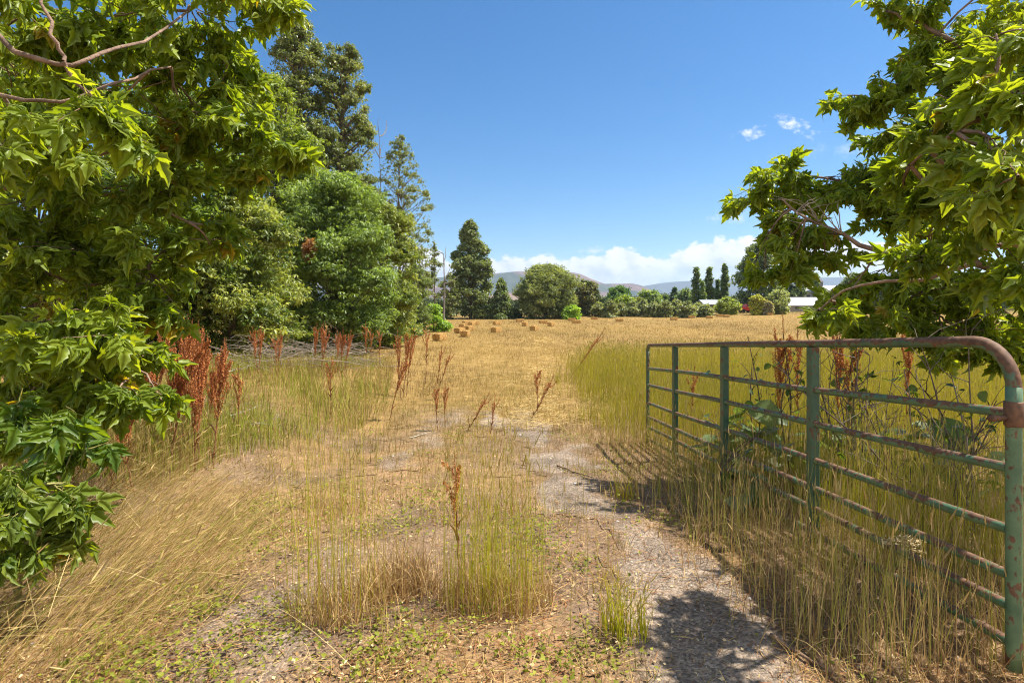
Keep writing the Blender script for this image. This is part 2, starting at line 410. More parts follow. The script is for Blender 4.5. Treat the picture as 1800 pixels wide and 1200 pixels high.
gx = axis(-6.0, 6.0, 0.06, -7000, 7000); gy = axis(1.2, 14.0, 0.06, -250, 7000)
X, Y = np.meshgrid(gx, gy)
Z = gh(X, Y) + 0.02 * (fbm(X * 7, Y * 7, 8, 3) - 0.5) * sstep(20, 8, Y)
nx, ny = len(gx), len(gy)
i, j = np.meshgrid(np.arange(nx - 1), np.arange(ny - 1)); k = (j * nx + i).ravel()
quads = np.stack([k, k + 1, k + nx + 1, k + nx], 1)
n1 = fbm(X * 0.9, Y * 0.9, 31, 4); n2 = fbm(X * 0.15, Y * 0.15, 33, 3)
dirt = np.array([.205, .135, .082]); straw = np.array([.27, .172, .056]); litter = np.array([.26, .16, .08])
fieldm = sstep(6.0, 12.0, Y + (n1 - .5) * 4)[..., None]
Cg = dirt * (1 - sstep(.4, .6, n1)[..., None]) + litter * sstep(.4, .6, n1)[..., None]
Cg = Cg * (1 - fieldm) + straw * (0.75 + 0.5 * n2[..., None]) * fieldm
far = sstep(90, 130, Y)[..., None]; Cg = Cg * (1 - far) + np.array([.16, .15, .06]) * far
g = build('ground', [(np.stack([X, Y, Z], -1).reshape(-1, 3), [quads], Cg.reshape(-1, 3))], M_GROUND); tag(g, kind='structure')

# gravel of the old track, a thin sheet lying 4 mm above the soil
tx = np.arange(-2.6, 2.6, 0.05); ty = np.arange(1.3, 12.0, 0.05)
TX, TY = np.meshgrid(tx, ty); rm = rutmask(TX, TY)
zg = np.zeros_like(TX)
# height read off the ground sheet itself so that the two never cross
ix = np.clip(np.searchsorted(gx, TX) - 1, 0, nx - 2); iy = np.clip(np.searchsorted(gy, TY) - 1, 0, ny - 2)
fx = (TX - gx[ix]) / (gx[ix + 1] - gx[ix]); fy = (TY - gy[iy]) / (gy[iy + 1] - gy[iy])
zg = (Z[iy, ix] * (1 - fx) + Z[iy, ix + 1] * fx) * (1 - fy) + (Z[iy + 1, ix] * (1 - fx) + Z[iy + 1, ix + 1] * fx) * fy + 0.006
nn = len(tx); i, j = np.meshgrid(np.arange(nn - 1), np.arange(len(ty) - 1)); k = (j * nn + i).ravel()
keep = rm[:-1, :-1].ravel() > 0.02
q = np.stack([k, k + 1, k + nn + 1, k + nn], 1)[keep]
used = np.unique(q); remap = np.zeros(TX.size, int); remap[used] = np.arange(len(used))
Ct = np.array([.245, .188, .138]) * (0.75 + 0.5 * fbm(TX * 3, TY * 3, 41, 3))[..., None]
ct = sstep(.10, .75, rm + (fbm(TX * 6, TY * 6, 43, 3) - .5) * .5)[..., None]
m1_ = fbm(TX * 0.9, TY * 0.9, 31, 4); s1_ = sstep(.4, .6, m1_)[..., None]; f1_ = sstep(6.0, 12.0, TY + (m1_ - .5) * 4)[..., None]
Cs = (dirt * (1 - s1_) + litter * s1_) * (1 - f1_) + straw * (0.75 + 0.5 * fbm(TX * 0.15, TY * 0.15, 33, 3)[..., None]) * f1_
Ct = Ct * ct + Cs * (1 - ct)
t = build('gravel_track', [(np.stack([TX, TY, zg], -1).reshape(-1, 3)[used], [remap[q]], Ct.reshape(-1, 3)[used])], M_TRACK); tag(t, kind='structure')

# ------------------------------------------------------------------ hills and air
def hills(name, prof, Yc, depth, colfun, seed, nu=260, nv=36, rough=1.0):
    us = np.linspace(prof[0][0], prof[-1][0], nu); vs = np.linspace(0, 1, nv)
    U, V = np.meshgrid(us, vs)
    top = np.interp(U, [p[0] for p in prof], [p[1] for p in prof])
    Yd = Yc + (V - 0.6) * depth
    hgt = np.clip((541 - top) / 1000 * Yc, 0, None)
    ridge = np.where(V < .6, np.clip(V / .6, 0, 1) ** 0.9, 1 - (V - .6) / .4 * 0.8)
    Xd = (U - 900) / 1000 * Yc
    n = fbm(Xd / 260, Yd / 420, seed, 5) - 0.5; gully = np.abs(fbm(Xd / 170, Yd / 800, seed + 9, 4) - 0.5) * 2
    Zd = hgt * ridge + hgt * 0.35 * rough * n * np.sin(PI * np.clip(V / .62, 0, 1)) - hgt * 0.28 * gully * np.sin(PI * np.clip(V / .6, 0, 1)) + (n * 12 * rough)
    Zd[0] = -0.3
    Zd = np.maximum(Zd, -0.3 + 0.02 * V)
    k = (np.meshgrid(np.arange(nv - 1), np.arange(nu - 1), indexing='ij')[0] * nu + np.meshgrid(np.arange(nv - 1), np.arange(nu - 1), indexing='ij')[1]).ravel()
    q = np.stack([k, k + 1, k + nu + 1, k + nu], 1)
    o = build(name, [(np.stack([Xd, Yd, Zd], -1).reshape(-1, 3), [q], colfun(Xd, Yd, Zd, hgt).reshape(-1, 3))], M_HILL)
    return tag(o, kind='structure')
def hc1(x, y, z, h):
    n = fbm(x / 190, y / 300, 77, 5)[..., None]; n2 = fbm(x / 60, y / 90, 79, 3)[..., None]
    g = sstep(.46, .56, n)
    c = np.array([.155, .10, .08]) * (1 - g) + np.array([.065, .075, .05]) * g
    return c * (0.75 + 0.5 * n2)
def hc2(x, y, z, h):
    n = fbm(x / 300, y / 300, 87, 4)[..., None]
    return np.array([.075, .08, .07]) * (0.7 + 0.6 * n)
hills('mountain_ridge', [(420, 500), (600, 492), (700, 489), (760, 487), (800, 483), (865, 480), (890, 478), (920, 475), (945, 477), (985, 476), (1010, 477), (1022, 480), (1040, 488), (1062, 497), (1085, 498), (1112, 498), (1130, 502), (1150, 512), (1178, 522), (1240, 541)], 3800, 1300, hc1, 50)
hills('distant_mesa', [(980, 530), (1080, 512), (1135, 502), (1160, 497), (1200, 494), (1260, 492), (1300, 489), (1350, 488), (1450, 487), (1600, 488), (1800, 490), (2100, 496)], 6300, 900, hc2, 60, rough=0.6)
def hc3(x, y, z, h):
    n = fbm(x / 50, y / 60, 97, 4)[..., None]
    return np.array([.22, .15, .105]) * (0.75 + 0.5 * n)
hills('foothill', [(640, 541), (760, 528), (840, 520), (890, 514), (930, 522), (1010, 532), (1120, 541)], 1900, 500, hc3, 70, nu=120, nv=24)

bx = np.array([[x, y, z] for x in (-7600, 7600) for y in (-280, 7600) for z in (-1.6, 400)], float)
hz, hnt, hout = mat_new('summer_haze')
pv = N_(hnt, 'ShaderNodeVolumePrincipled', Density=0.00012, Anisotropy=0.3); pv.inputs['Color'].default_value = (0.62, 0.79, 1.0, 1)
hnt.links.new(pv.outputs[0], hout.inputs['Volume'])
hb = build('haze', [(bx, [np.array([[0, 1, 3, 2], [4, 6, 7, 5], [0, 4, 5, 1], [2, 3, 7, 6], [0, 2, 6, 4], [1, 5, 7, 3]])], None)], hz, smooth=False)
tag(hb, kind='stuff')

# ------------------------------------------------------------------ leaf templates
def bunch(n, seed, spread=0.9, narrow=0.42):
    """n folded leaflets hanging round a point: V, faces"""
    r = np.random.default_rng(seed); V = []; Fq = []
    for a in range(n):
        az = a * 2 * PI / n + r.uniform(-.5, .5); dp = r.uniform(-.9, .5)
        d = norm(np.array([math.cos(az) * spread, math.sin(az) * spread, dp - .35]))
        s = norm(np.cross(d, [0, 0, 1.0])); nrm = np.cross(s, d); l = r.uniform(.75, 1.15)
        o = d * 0.15
        b = len(V)
        V += [o, o + d * l * .45 + s * l * narrow * .5 + nrm * .08, o + d * l - nrm * .12, o + d * l * .45 - s * l * narrow * .5 + nrm * .08]
        Fq += [[b, b + 1, b + 2], [b, b + 2, b + 3]]
    return np.array(V), [np.array(Fq)]
BUNCH = [bunch(5, s) for s in range(4)]
BUNCH4 = [bunch(4, s + 10, 0.9, 0.6) for s in range(3)]
WILL = [bunch(6, s + 20, 0.55, 0.22) for s in range(3)]

def leaflet(l, wd, ang, off, curl, seed):
    r = np.random.default_rng(seed)
    mid = [(0, 0), (0, .2), (0, .4), (0, .6), (0, .8), (0, 1)]
    sd_ = [(.26, .10), (.43, .33), (.31, .41), (.40, .58), (.22, .67), (.14, .84)]
    sd_ = [(a * r.uniform(.85, 1.15), b + r.uniform(-.03, .03)) for a, b in sd_]
    p = np.array(mid + sd_ + [(-a, b) for a, b in sd_], float)
    x = p[:, 0] * wd; y = p[:, 1] * l
    z = 0.30 * np.abs(x) - curl * l * p[:, 1] ** 2 + 0.06 * wd * np.sin(p[:, 1] * 9 + seed)
    ca, sa = math.cos(ang), math.sin(ang)
    V = np.stack([x * ca + y * sa + off[0], -x * sa + y * ca + off[1], z + off[2]], -1)
    q = []
    for b in (6, 12):
        q += [[0, b, b + 1, 1], [1, b + 1, b + 2, 2], [2, b + 2, b + 3, 3], [3, b + 3, b + 4, 4], [4, b + 4, b + 5, 5]]
    return V, np.array(q)
def compound(seed, pairs=1):
    """boxelder leaf: stalk, end leaflet and one or two side pairs"""
    r = np.random.default_rng(seed); Vs = []; Qs = []; o = 0
    specs = [(1.0, .60, r.uniform(-.2, .2), (0, .62, 0))]
    for k in range(pairs):
        for s in (-1, 1): specs.append((r.uniform(.68, .95), .50, s * r.uniform(.85, 1.25), (s * .02, .55 - .3 * k, 0)))
    for m_, (l, wd, an, of) in enumerate(specs):
        V, q = leaflet(l, wd * r.uniform(.9, 1.1), an, of, r.uniform(.15, .55), seed * 7 + m_)
        Vs.append(V); Qs.append(q + o); o += len(V)
    st = np.array([[-.012, 0, 0], [.012, 0, 0], [.012, .64, .01], [-.012, .64, .01]]); Vs.append(st); Qs.append(np.array([[0, 1, 2, 3]]) + o)
    return np.concatenate(Vs), [np.concatenate(Qs)]
LEAF = [compound(s, 1) for s in (1, 2, 3, 4)] + [compound(5, 2), compound(6, 2)]

# ------------------------------------------------------------------ the two boxelders in the foreground
def boxelder(label, base, limbs, clumps, dark, light, scale=0.105, trunk=None, name='boxelder_tree', per=6, twig_col=(.20, .13, .085), group=None, cover=1.0, bark=(.25, .165, .115)):
    t = thing(name, label, 'tree' if name.endswith('tree') else 'sapling', base, group)
    tb = spline(trunk, 18); m = len(tb)
    build('trunk', [tubes(tb, np.linspace(trunk_r(trunk), trunk_r(trunk) * .25, m), 10, bark)], M_BARK, t)
    lp = []; parts = []
    for pts_, r0, r1 in limbs:
        s = spline(pts_, 14); s[1:-1] += rng.normal(size=s[1:-1].shape) * 0.012
        parts.append(tubes(s, np.linspace(r0, r1, len(s)), 7, bark)); lp.append(s)
    allp = np.concatenate(lp + [tb[3:]])
    LV = []; cen = []
    TW = []
    for (px, py, Yc, rx, ry, rd, nt_) in clumps:
        c = pt(px, py, Yc); R = np.array([rx * Yc / 1000, rd, ry * Yc / 1000])
        near = allp[np.argmin(np.linalg.norm(allp - c, axis=1) + rng.uniform(0, .15, len(allp)))]
        br = bow(near, c, 7, 0.06, 0.05)[0]
        parts.append(tubes(br, np.linspace(0.011, 0.005, 7), 5, bark))
        n = max(3, int(nt_ * cover * (.56 if Yc < 3.45 and px > 900 and px < 1800 else 1)))
        tip = c + rdir(n) * (rng.uniform(0, 1, (n, 1)) ** 0.42) * R
        st = br[rng.integers(3, 7, n)] + (tip - c) * 0.12
        TW.append((st, tip, np.full(n, rng.uniform(-.15, .15))))
    st = np.concatenate([a[0] for a in TW]); tip = np.concatenate([a[1] for a in TW]); tone = np.concatenate([a[2] for a in TW])
    P = bow(st, tip, 6, 0.07, 0.05)
    parts.append(tubes(P, np.repeat(np.linspace(0.0045, 0.0018, 6)[None], len(P), 0), 4, np.array(twig_col)))
    build('branches', parts, M_BARK, t)
    # leaves in opposite pairs along every twig, hanging
    for a in range(per):
        fr = [.35, .55, .72, .86, .97, 1.0, .45, .65][a]; kk = fr * 5; k0 = min(int(kk), 4); fz = kk - k0
        pos = P[:, k0] * (1 - fz) + P[:, k0 + 1] * fz
        tw = norm(P[:, k0 + 1] - P[:, k0])
        for s in ((-1, 1) if a < per - 1 else (1,)):
            N = len(pos); side = norm(np.cross(tw, rdir(N))) * s
            d = norm(tw * 0.45 + side * 0.6 + np.array([0, 0, -.85]) + rng.normal(size=(N, 3)) * .35)
            up = norm(np.array([0.30, -0.10, .55]) + rng.normal(size=(N, 3)) * np.array([.75, .75, .35]))
            R = frames(d, up); kind = rng.integers(0, len(LEAF), N)
            sz = scale * rng.uniform(.45, 1.3, N)
            yel = rng.uniform(0, 1, N)
            c = mixc(dark, light, np.clip(rng.normal(.45, .25, N) + tone, 0, 1))
            c = np.where((yel < .012)[:, None], np.array([[.38, .30, .03]]), c)
            for q in range(len(LEAF)):
                mk = kind == q
                if mk.any(): LV.append(inst(LEAF[q], pos[mk], R[mk], sz[mk], c[mk]))
    build('crown', LV, M_LEAF, t)
    return t
def trunk_r(tr): return 0.16 if np.linalg.norm(np.array(tr[0]) - np.array(tr[-1])) > 2.5 else 0.012

# left tree: trunk just outside the frame
bL = np.array([-4.9, 4.6, gh(-4.9, 4.6)])
trunkL = [bL, bL + [.05, 0, 1.0], bL + [.1, -.1, 2.4], bL + [-.1, .1, 4.0], bL + [.1, .2, 5.4]]
limbsL = [
 ([bL + [.1, -.1, 2.5], pt(-60, 70, 3.2), pt(40, 95, 2.95), pt(110, 112, 2.95), pt(180, 95, 3.1), pt(245, 75, 3.4), pt(330, 20, 3.9)], .017, .007),
 ([pt(112, 108, 2.95), pt(95, 60, 2.95), pt(72, 0, 3.0), pt(60, -80, 3.1)], .010, .007),
 ([bL + [.1, 0, 2.0], pt(-80, 180, 3.4), pt(20, 176, 3.1), pt(90, 182, 3.1), pt(150, 165, 3.2), pt(230, 140, 3.5), pt(300, 118, 3.8)], .014, .006),
 ([bL + [.1, 0, 1.7], pt(-40, 330, 4.2), pt(120, 345, 4.0), pt(240, 340, 4.1), pt(330, 390, 4.2)], .024, .008),
 ([bL + [.1, 0, 1.2], pt(0, 470, 4.3), pt(150, 500, 4.2), pt(260, 470, 4.3)], .022, .007),
 ([bL + [.1, 0, 1.0], pt(-20, 590, 4.2), pt(120, 600, 4.0), pt(230, 640, 3.9)], .018, .006),
 ([bL + [0, .1, 3.2], pt(120, -200, 4.5), pt(330, -120, 4.6), pt(430, -60, 4.5)], .03, .01),
 ([bL + [0, .1, 2.2], pt(230, 250, 4.8), pt(380, 240, 4.6), pt(470, 265, 4.5)], .026, .008)]
CL = [(60, 20, 3.4, 110, 80, .6, 26), (200, 30, 3.8, 110, 70, .8, 28), (330, 15, 4.1, 100, 70, .8, 26), (440, 5, 4.3, 60, 50, .6, 18), (500, 15, 4.3, 24, 50, .3, 9),
 (40, 140, 3.9, 90, 70, .8, 20), (170, 210, 3.8, 100, 60, .8, 20), (300, 130, 4.3, 100, 70, .8, 26), (405, 95, 4.5, 55, 60, .6, 16), (400, 150, 4.5, 45, 40, .5, 10),
 (60, 260, 3.3, 100, 70, .6, 22), (195, 235, 3.0, 90, 55, .4, 15), (330, 220, 4.1, 90, 60, .7, 22), (430, 215, 4.4, 60, 45, .5, 14), (490, 265, 4.5, 48, 30, .35, 12), (440, 300, 4.5, 50, 30, .4, 10),
 (70, 360, 3.9, 110, 70, .9, 26), (200, 330, 4.2, 100, 60, .8, 22), (320, 330, 4.4, 80, 55, .7, 18), (375, 395, 4.4, 40, 35, .4, 8),
 (50, 470, 4.2, 100, 70, .9, 24), (170, 450, 4.3, 100, 60, .9, 22), (290, 440, 4.4, 80, 60, .7, 18), (370, 430, 4.4, 35, 30, .4, 6),
 (60, 570, 4.2, 110, 60, .8, 24), (180, 560, 4.2, 100, 60, .8, 22), (275, 530, 4.3, 60, 45, .6, 12), (315, 545, 4.3, 40, 45, .4, 8),
 (40, 640, 4.0, 90, 45, .6, 14), (150, 640, 3.9, 80, 40, .6, 12), (230, 640, 3.9, 55, 40, .5, 9), (285, 705, 3.6, 22, 32, .15, 4), (200, 690, 3.5, 60, 25, .3, 6), (60, 600, 3.2, 100, 35, .35, 13), (200, 588, 3.3, 70, 30, .3, 9), (140, 545, 3.3, 80, 40, .3, 9), (90, 605, 3.8, 90, 35, .5, 14), (210, 600, 3.9, 70, 35, .5, 12), (40, 700, 3.7, 80, 40, .4, 12), (130, 690, 3.6, 70, 40, .4, 10), (205, 670, 3.7, 50, 40, .4, 7), (20, 620, 3.4, 80, 50, .5, 14), (245, 615, 3.8, 40, 40, .4, 6), (60, 760, 3.6, 70, 30, .4, 7),
 # farther out of the frame: overhead and to the left
 (-180, 100, 4.2, 160, 200, 1.0, 40), (-200, 400, 4.4, 160, 180, 1.0, 40), (100, -180, 4.2, 200, 120, 1.0, 20), (330, -150, 4.6, 130, 90, .8, 12), (-120, -250, 5.0, 200, 150, 1.2, 20), (250, -330, 5.2, 170, 120, 1.2, 12)]
boxelder('large green boxelder whose leafy branches fill the left edge in the foreground', bL, limbsL, CL, (.155, .24, .024), (.32, .40, .042), 0.12, trunkL, cover=.62)

# right tree: trunk outside the frame behind the gate
bR = np.array([5.3, 5.2, gh(5.3, 5.2)])
trunkR = [bR, bR + [-.05, 0, 1.0], bR + [.05, .1, 2.6], bR + [-.1, 0, 4.2], bR + [.05, .1, 5.6]]
limbsR = [
 ([bR + [0, 0, 1.3], pt(1760, 480, 5.0), pt(1640, 462, 4.9), pt(1555, 452, 4.9), pt(1490, 415, 5.0), pt(1420, 385, 5.1), pt(1375, 350, 5.2)], .040, .008),
 ([bR + [0, 0, 1.7], pt(1750, 420, 5.2), pt(1620, 350, 5.4), pt(1500, 320, 5.6), pt(1380, 305, 5.8)], .032, .008),
 ([bR + [0, 0, 2.4], pt(1750, 260, 5.0), pt(1640, 215, 5.2), pt(1540, 180, 5.4)], .030, .008),
 ([bR + [0, 0, 3.2], pt(1720, 100, 5.0), pt(1620, 45, 5.2), pt(1560, 20, 5.3)], .028, .008),
 ([bR + [0, -.1, 2.0], pt(1820, 250, 3.0), pt(1760, 200, 2.6), pt(1690, 230, 2.6), pt(1600, 290, 2.9)], .026, .006),
 ([bR + [0, -.1, 1.2], pt(1800, 440, 3.6), pt(1700, 470, 3.6), pt(1600, 490, 3.8), pt(1500, 505, 4.0), pt(1440, 545, 4.1)], .022, .005),
 ([bR + [0, 0, .9], pt(1760, 540, 5.2), pt(1650, 545, 5.2), pt(1520, 560, 5.2)], .024, .006)]
CR = [(1328, 335, 5.7, 42, 45, .35, 13), (1385, 290, 5.8, 26, 26, .25, 7), (1395, 330, 5.6, 30, 30, .3, 6), (1360, 385, 5.5, 55, 35, .4, 12), (1440, 350, 5.6, 55, 40, .5, 14), (1470, 310, 5.6, 55, 35, .5, 13), (1530, 330, 5.5, 60, 45, .6, 16),
 (1490, 168, 5.5, 34, 22, .3, 8), (1525, 190, 5.4, 50, 32, .4, 12), (1560, 150, 5.4, 50, 30, .5, 10), (1580, 215, 5.3, 55, 45, .6, 14),
 (1545, 10, 5.5, 28, 14, .3, 4), (1600, 35, 5.4, 55, 38, .5, 13), (1660, 60, 5.2, 60, 60, .6, 18), (1620, 105, 5.3, 40, 35, .5, 9), (1690, 150, 5.0, 60, 60, .7, 18), (1760, 40, 4.8, 60, 60, .7, 18), (1650, 190, 5.0, 60, 50, .6, 14),
 (1750, 60, 2.6, 60, 60, .35, 12), (1790, 160, 2.4, 50, 60, .3, 11), (1720, 150, 2.7, 60, 50, .35, 12), (1650, 230, 2.9, 60, 45, .35, 13), (1740, 260, 2.4, 60, 55, .3, 13), (1600, 280, 3.1, 50, 40, .35, 10), (1790, 310, 2.1, 50, 50, .25, 9), (1680, 330, 2.8, 60, 45, .35, 12), (1590, 345, 3.2, 45, 40, .35, 9), (1640, 400, 3.3, 60, 40, .4, 10), (1750, 390, 2.8, 60, 50, .35, 10), (1760, 460, 2.9, 50, 35, .3, 8), (1625, 455, 3.3, 45, 28, .3, 7),
 (1640, 300, 5.2, 70, 60, .8, 20), (1740, 300, 5.0, 70, 70, .8, 20), (1580, 400, 5.3, 65, 40, .6, 14), (1700, 400, 5.0, 80, 50, .8, 20), (1430, 410, 5.4, 50, 25, .4, 9), (1370, 440, 5.3, 38, 28, .35, 8), (1345, 470, 5.3, 20, 20, .2, 3), (1450, 450, 5.3, 55, 22, .4, 9), (1390, 478, 5.2, 30, 20, .3, 5),
 (1540, 480, 5.1, 60, 30, .5, 10), (1460, 525, 4.6, 40, 22, .3, 6), (1440, 545, 4.3, 26, 22, .25, 4), (1520, 535, 4.9, 60, 30, .5, 10), (1630, 510, 5.0, 80, 40, .6, 18), (1740, 510, 4.9, 80, 50, .7, 22), (1600, 570, 5.0, 60, 30, .5, 10), (1700, 580, 4.9, 80, 42, .6, 22), (1780, 590, 4.8, 50, 42, .6, 16), (1530, 575, 4.7, 30, 20, .3, 4), (1660, 625, 4.6, 45, 14, .3, 5), (1760, 630, 4.6, 50, 18, .3, 8), (1500, 505, 4.9, 40, 20, .3, 5),
 # out of the frame
 (1950, 200, 4.6, 140, 180, 1.0, 16), (1930, 480, 4.6, 120, 130, 1.0, 14), (1850, -150, 4.6, 160, 120, 1.0, 14), (1650, -110, 5.2, 110, 80, .9, 22), (1980, -150, 5.5, 220, 180, 1.5, 14), (2100, 300, 5.5, 200, 200, 1.5, 12), (1880, 60, 3.2, 70, 120, .6, 18), (1910, 320, 3.2, 80, 120, .5, 18), (2010, 250, 3.7, 120, 160, .8, 34), (2080, 60, 3.4, 120, 120, .8, 22), (1960, 430, 4.0, 80, 80, .6, 16)]
boxelder('green boxelder overhanging the gate at the right edge in the foreground', bR, limbsR, CR, (.155, .24, .024), (.32, .40, .042), 0.118, trunkR, cover=.70)

# ------------------------------------------------------------------ trees in the middle distance and far away
PROF = {
 'oval': lambda t: np.sin(PI * np.clip(t, 0, 1) ** .85) ** .6,
 'round': lambda t: np.sqrt(np.clip(1 - (1.75 * t - .78) ** 2, .03, 1)),
 'cone': lambda t: np.clip((1 - t) * 1.25, 0.05, 1) ** .75,
 'column': lambda t: np.minimum(1, .55 + 2.5 * t) * np.clip(1 - t, .04, 1) ** .4,
 'full': lambda t: np.minimum(1, .55 + 1.6 * t) * np.clip(1.04 - t, .05, 1) ** .33,
 'flame': lambda t: np.clip((1.06 - t) * 1.55, .08, 1) ** .75,
 'shrub': lambda t: np.clip(1 - t ** 2.2, .05, 1) ** .6}
def tree(name, label, px, Y, top, hw, shape, n, leaf, dark, light, K=40, cr=.34, clear=.08, group=None, tmpl=BUNCH, trunk=None, dy=None, dead=None, droop=.5, stems=1, cat=None, limbvis=1.0, fill=.2):
    x = (px - 900) / F * Y; z0 = float(gh(x, Y)); ht = H - (top - HY) / F * Y - z0; hwm = hw * Y / 1000
    t = thing(name, label, cat or name.split('_')[-1], (x, Y, z0), group)
    b = np.array([x, Y, z0])
    tt = clear + (1 - clear) * rng.uniform(0, 1, K) ** .9; tt[0] = .99; tt[1] = .93
    p = PROF[shape](tt); az = rng.uniform(0, 2 * PI, K); rr = np.where(rng.uniform(0, 1, K) < .72, rng.uniform(.55, .85, K), rng.uniform(0, .5, K)) * p * hwm
    rad = hwm * cr * rng.uniform(.65, 1.3, K) * np.clip(.35 + .75 * p, 0, 1)
    c = b + np.stack([rr * np.cos(az), rr * np.sin(az), tt * ht - rad * .5 * (tt > .9)], -1)
    c[:, 2] = np.maximum(c[:, 2], z0 + rad * .5)
    tr = trunk or max(.05, ht * .016)
    parts = []
    for s in range(stems):
        off = np.array([rng.normal() * .25, rng.normal() * .25, 0]) * (stems > 1) * hwm * .5
        sp_ = spline([b + [0, 0, -.1], b + off * .3 + [rng.normal() * .05, 0, ht * .3], b + off + [rng.normal() * .1, rng.normal() * .1, ht * .62], b + off * 1.3 + [0, 0, ht * .95]], 10)
        parts.append(tubes(sp_, np.linspace(tr, tr * .12, 10), 7, (.15, .11, .085)))
    build('trunk', parts, M_BARK, t)
    st = b + np.stack([np.zeros(K), np.zeros(K), np.clip(tt * ht - rr * .9, ht * .06, ht * .92)], -1)
    P = bow(st, c, 5, .05, .04)
    bt = [tubes(P, np.linspace(.32, .08, 5)[None] * tr * np.ones((K, 1)) * limbvis, 5, (.17, .13, .10))]
    # finer twigs towards the clump surfaces
    m = K * 4; ci = rng.integers(0, K, m); e = c[ci] + rdir(m) * rad[ci, None] * .9
    bt.append(tubes(bow(c[ci], e, 3, .08), np.linspace(.06, .02, 3)[None] * tr * np.ones((m, 1)) * limbvis, 3, (.18, .14, .10)))
    build('branches', bt, M_BARK, t)
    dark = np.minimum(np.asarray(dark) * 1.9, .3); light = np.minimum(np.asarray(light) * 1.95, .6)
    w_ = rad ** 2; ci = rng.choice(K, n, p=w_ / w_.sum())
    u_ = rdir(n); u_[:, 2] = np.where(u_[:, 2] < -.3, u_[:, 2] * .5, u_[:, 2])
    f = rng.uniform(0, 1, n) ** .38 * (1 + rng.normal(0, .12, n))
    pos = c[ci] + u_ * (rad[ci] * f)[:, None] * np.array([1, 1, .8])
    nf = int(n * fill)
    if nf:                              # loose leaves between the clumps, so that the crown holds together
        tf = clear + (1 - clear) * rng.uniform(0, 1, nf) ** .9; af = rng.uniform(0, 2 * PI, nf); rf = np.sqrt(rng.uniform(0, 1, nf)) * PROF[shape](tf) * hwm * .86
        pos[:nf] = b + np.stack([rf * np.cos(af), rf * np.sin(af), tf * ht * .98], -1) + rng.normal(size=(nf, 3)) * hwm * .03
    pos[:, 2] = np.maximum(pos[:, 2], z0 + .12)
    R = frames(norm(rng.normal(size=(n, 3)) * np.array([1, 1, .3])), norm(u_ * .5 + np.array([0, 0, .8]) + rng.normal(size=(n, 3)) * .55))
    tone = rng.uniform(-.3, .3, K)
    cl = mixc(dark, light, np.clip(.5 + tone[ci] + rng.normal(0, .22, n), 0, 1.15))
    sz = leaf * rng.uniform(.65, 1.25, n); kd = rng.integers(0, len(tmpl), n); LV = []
    for q in range(len(tmpl)):
        mk = kd == q; LV.append(inst(tmpl[q], pos[mk], R[mk], sz[mk], cl[mk]))
    build('crown', LV, M_TREE, t)
    if dead:
        dx, dyy, dr, nd = dead; dc = pt(dx, dyy, Y - hwm * .88); k_ = nd
        pos = dc + rdir(k_) * rng.uniform(0, 1, (k_, 1)) ** .5 * dr * np.array([.6, .6, 1.2])
        R = frames(rdir(k_), norm(np.array([0, 0, 1.0]) + rng.normal(size=(k_, 3)) * .4))
        o = build('withered_leaves', [inst(tmpl[0], pos, R, np.full(k_, leaf * .9), mixc((.30, .12, .05), (.42, .22, .10), rng.uniform(0, 1, k_)))], M_TREE, t)
        o['label'] = 'brown withered clump of leaves'
    return t

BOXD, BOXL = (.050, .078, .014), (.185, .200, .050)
OLD, OLL = (.055, .075, .030), (.15, .165, .065)
G_L = 'trees along the left side of the field'
tree('cottonwood_tree', 'tall olive grey cottonwood, its top cut behind the left foreground leaves', 522, 33, 30, 86, 'full', 12500, .15, OLD, OLL, 110, .2, .25, G_L, BUNCH4)
tree('cottonwood_tree', 'tall olive grey cottonwood rising right of and behind the bright boxelder', 600, 34, 80, 88, 'full', 16000, .14, OLD, OLL, 150, .17, .2, G_L, BUNCH4)
tree('boxelder_tree', 'bright green tall boxelder just right of the left foreground branches', 480, 25, 128, 105, 'oval', 13000, .17, BOXD, (.185, .22, .03), 70, .28, .05, G_L, stems=3)
tree('boxelder_tree', 'broad grey green boxelder with a brown withered patch at field edge', 590, 23, 300, 115, 'round', 15000, .155, BOXD, (.14, .19, .055), 75, .28, .04, G_L, stems=3, dead=(545, 437, .38, 120))
tree('boxelder_tree', 'rounded green boxelder at the right end of the left tree wall', 672, 27, 355, 74, 'round', 9500, .16, BOXD, BOXL, 60, .29, .03, G_L, stems=3)
tree('boxelder_tree', 'boxelder filling the gap between the broad and the rounded boxelders', 640, 30, 322, 66, 'round', 8000, .165, BOXD, BOXL, 50, .3, .03, G_L, stems=2)
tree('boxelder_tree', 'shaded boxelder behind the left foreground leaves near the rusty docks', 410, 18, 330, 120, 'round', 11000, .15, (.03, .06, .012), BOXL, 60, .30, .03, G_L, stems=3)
tree('boxelder_tree', 'sunlit boxelder glimpsed through the upper left foreground branches', 290, 17, 120, 150, 'oval', 11000, .16, BOXD, (.16, .22, .04), 60, .30, .04, G_L, stems=2)
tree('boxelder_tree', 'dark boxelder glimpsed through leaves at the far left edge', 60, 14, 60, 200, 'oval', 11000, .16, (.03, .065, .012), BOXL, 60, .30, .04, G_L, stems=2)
tree('cottonwood_tree', 'thin half bare cottonwood right of the left tree wall', 704, 40, 236, 72, 'oval', 4600, .13, OLD, OLL, 130, .11, .2, G_L, BUNCH4, trunk=.13, limbvis=.8, fill=.3)
tree('willow_shrub', 'narrow grey green willow shrub at the foot of the thin cottonwood', 728, 38, 462, 36, 'oval', 3500, .17, (.05, .075, .03), (.14, .17, .06), 34, .33, .03, G_L, WILL, stems=3)
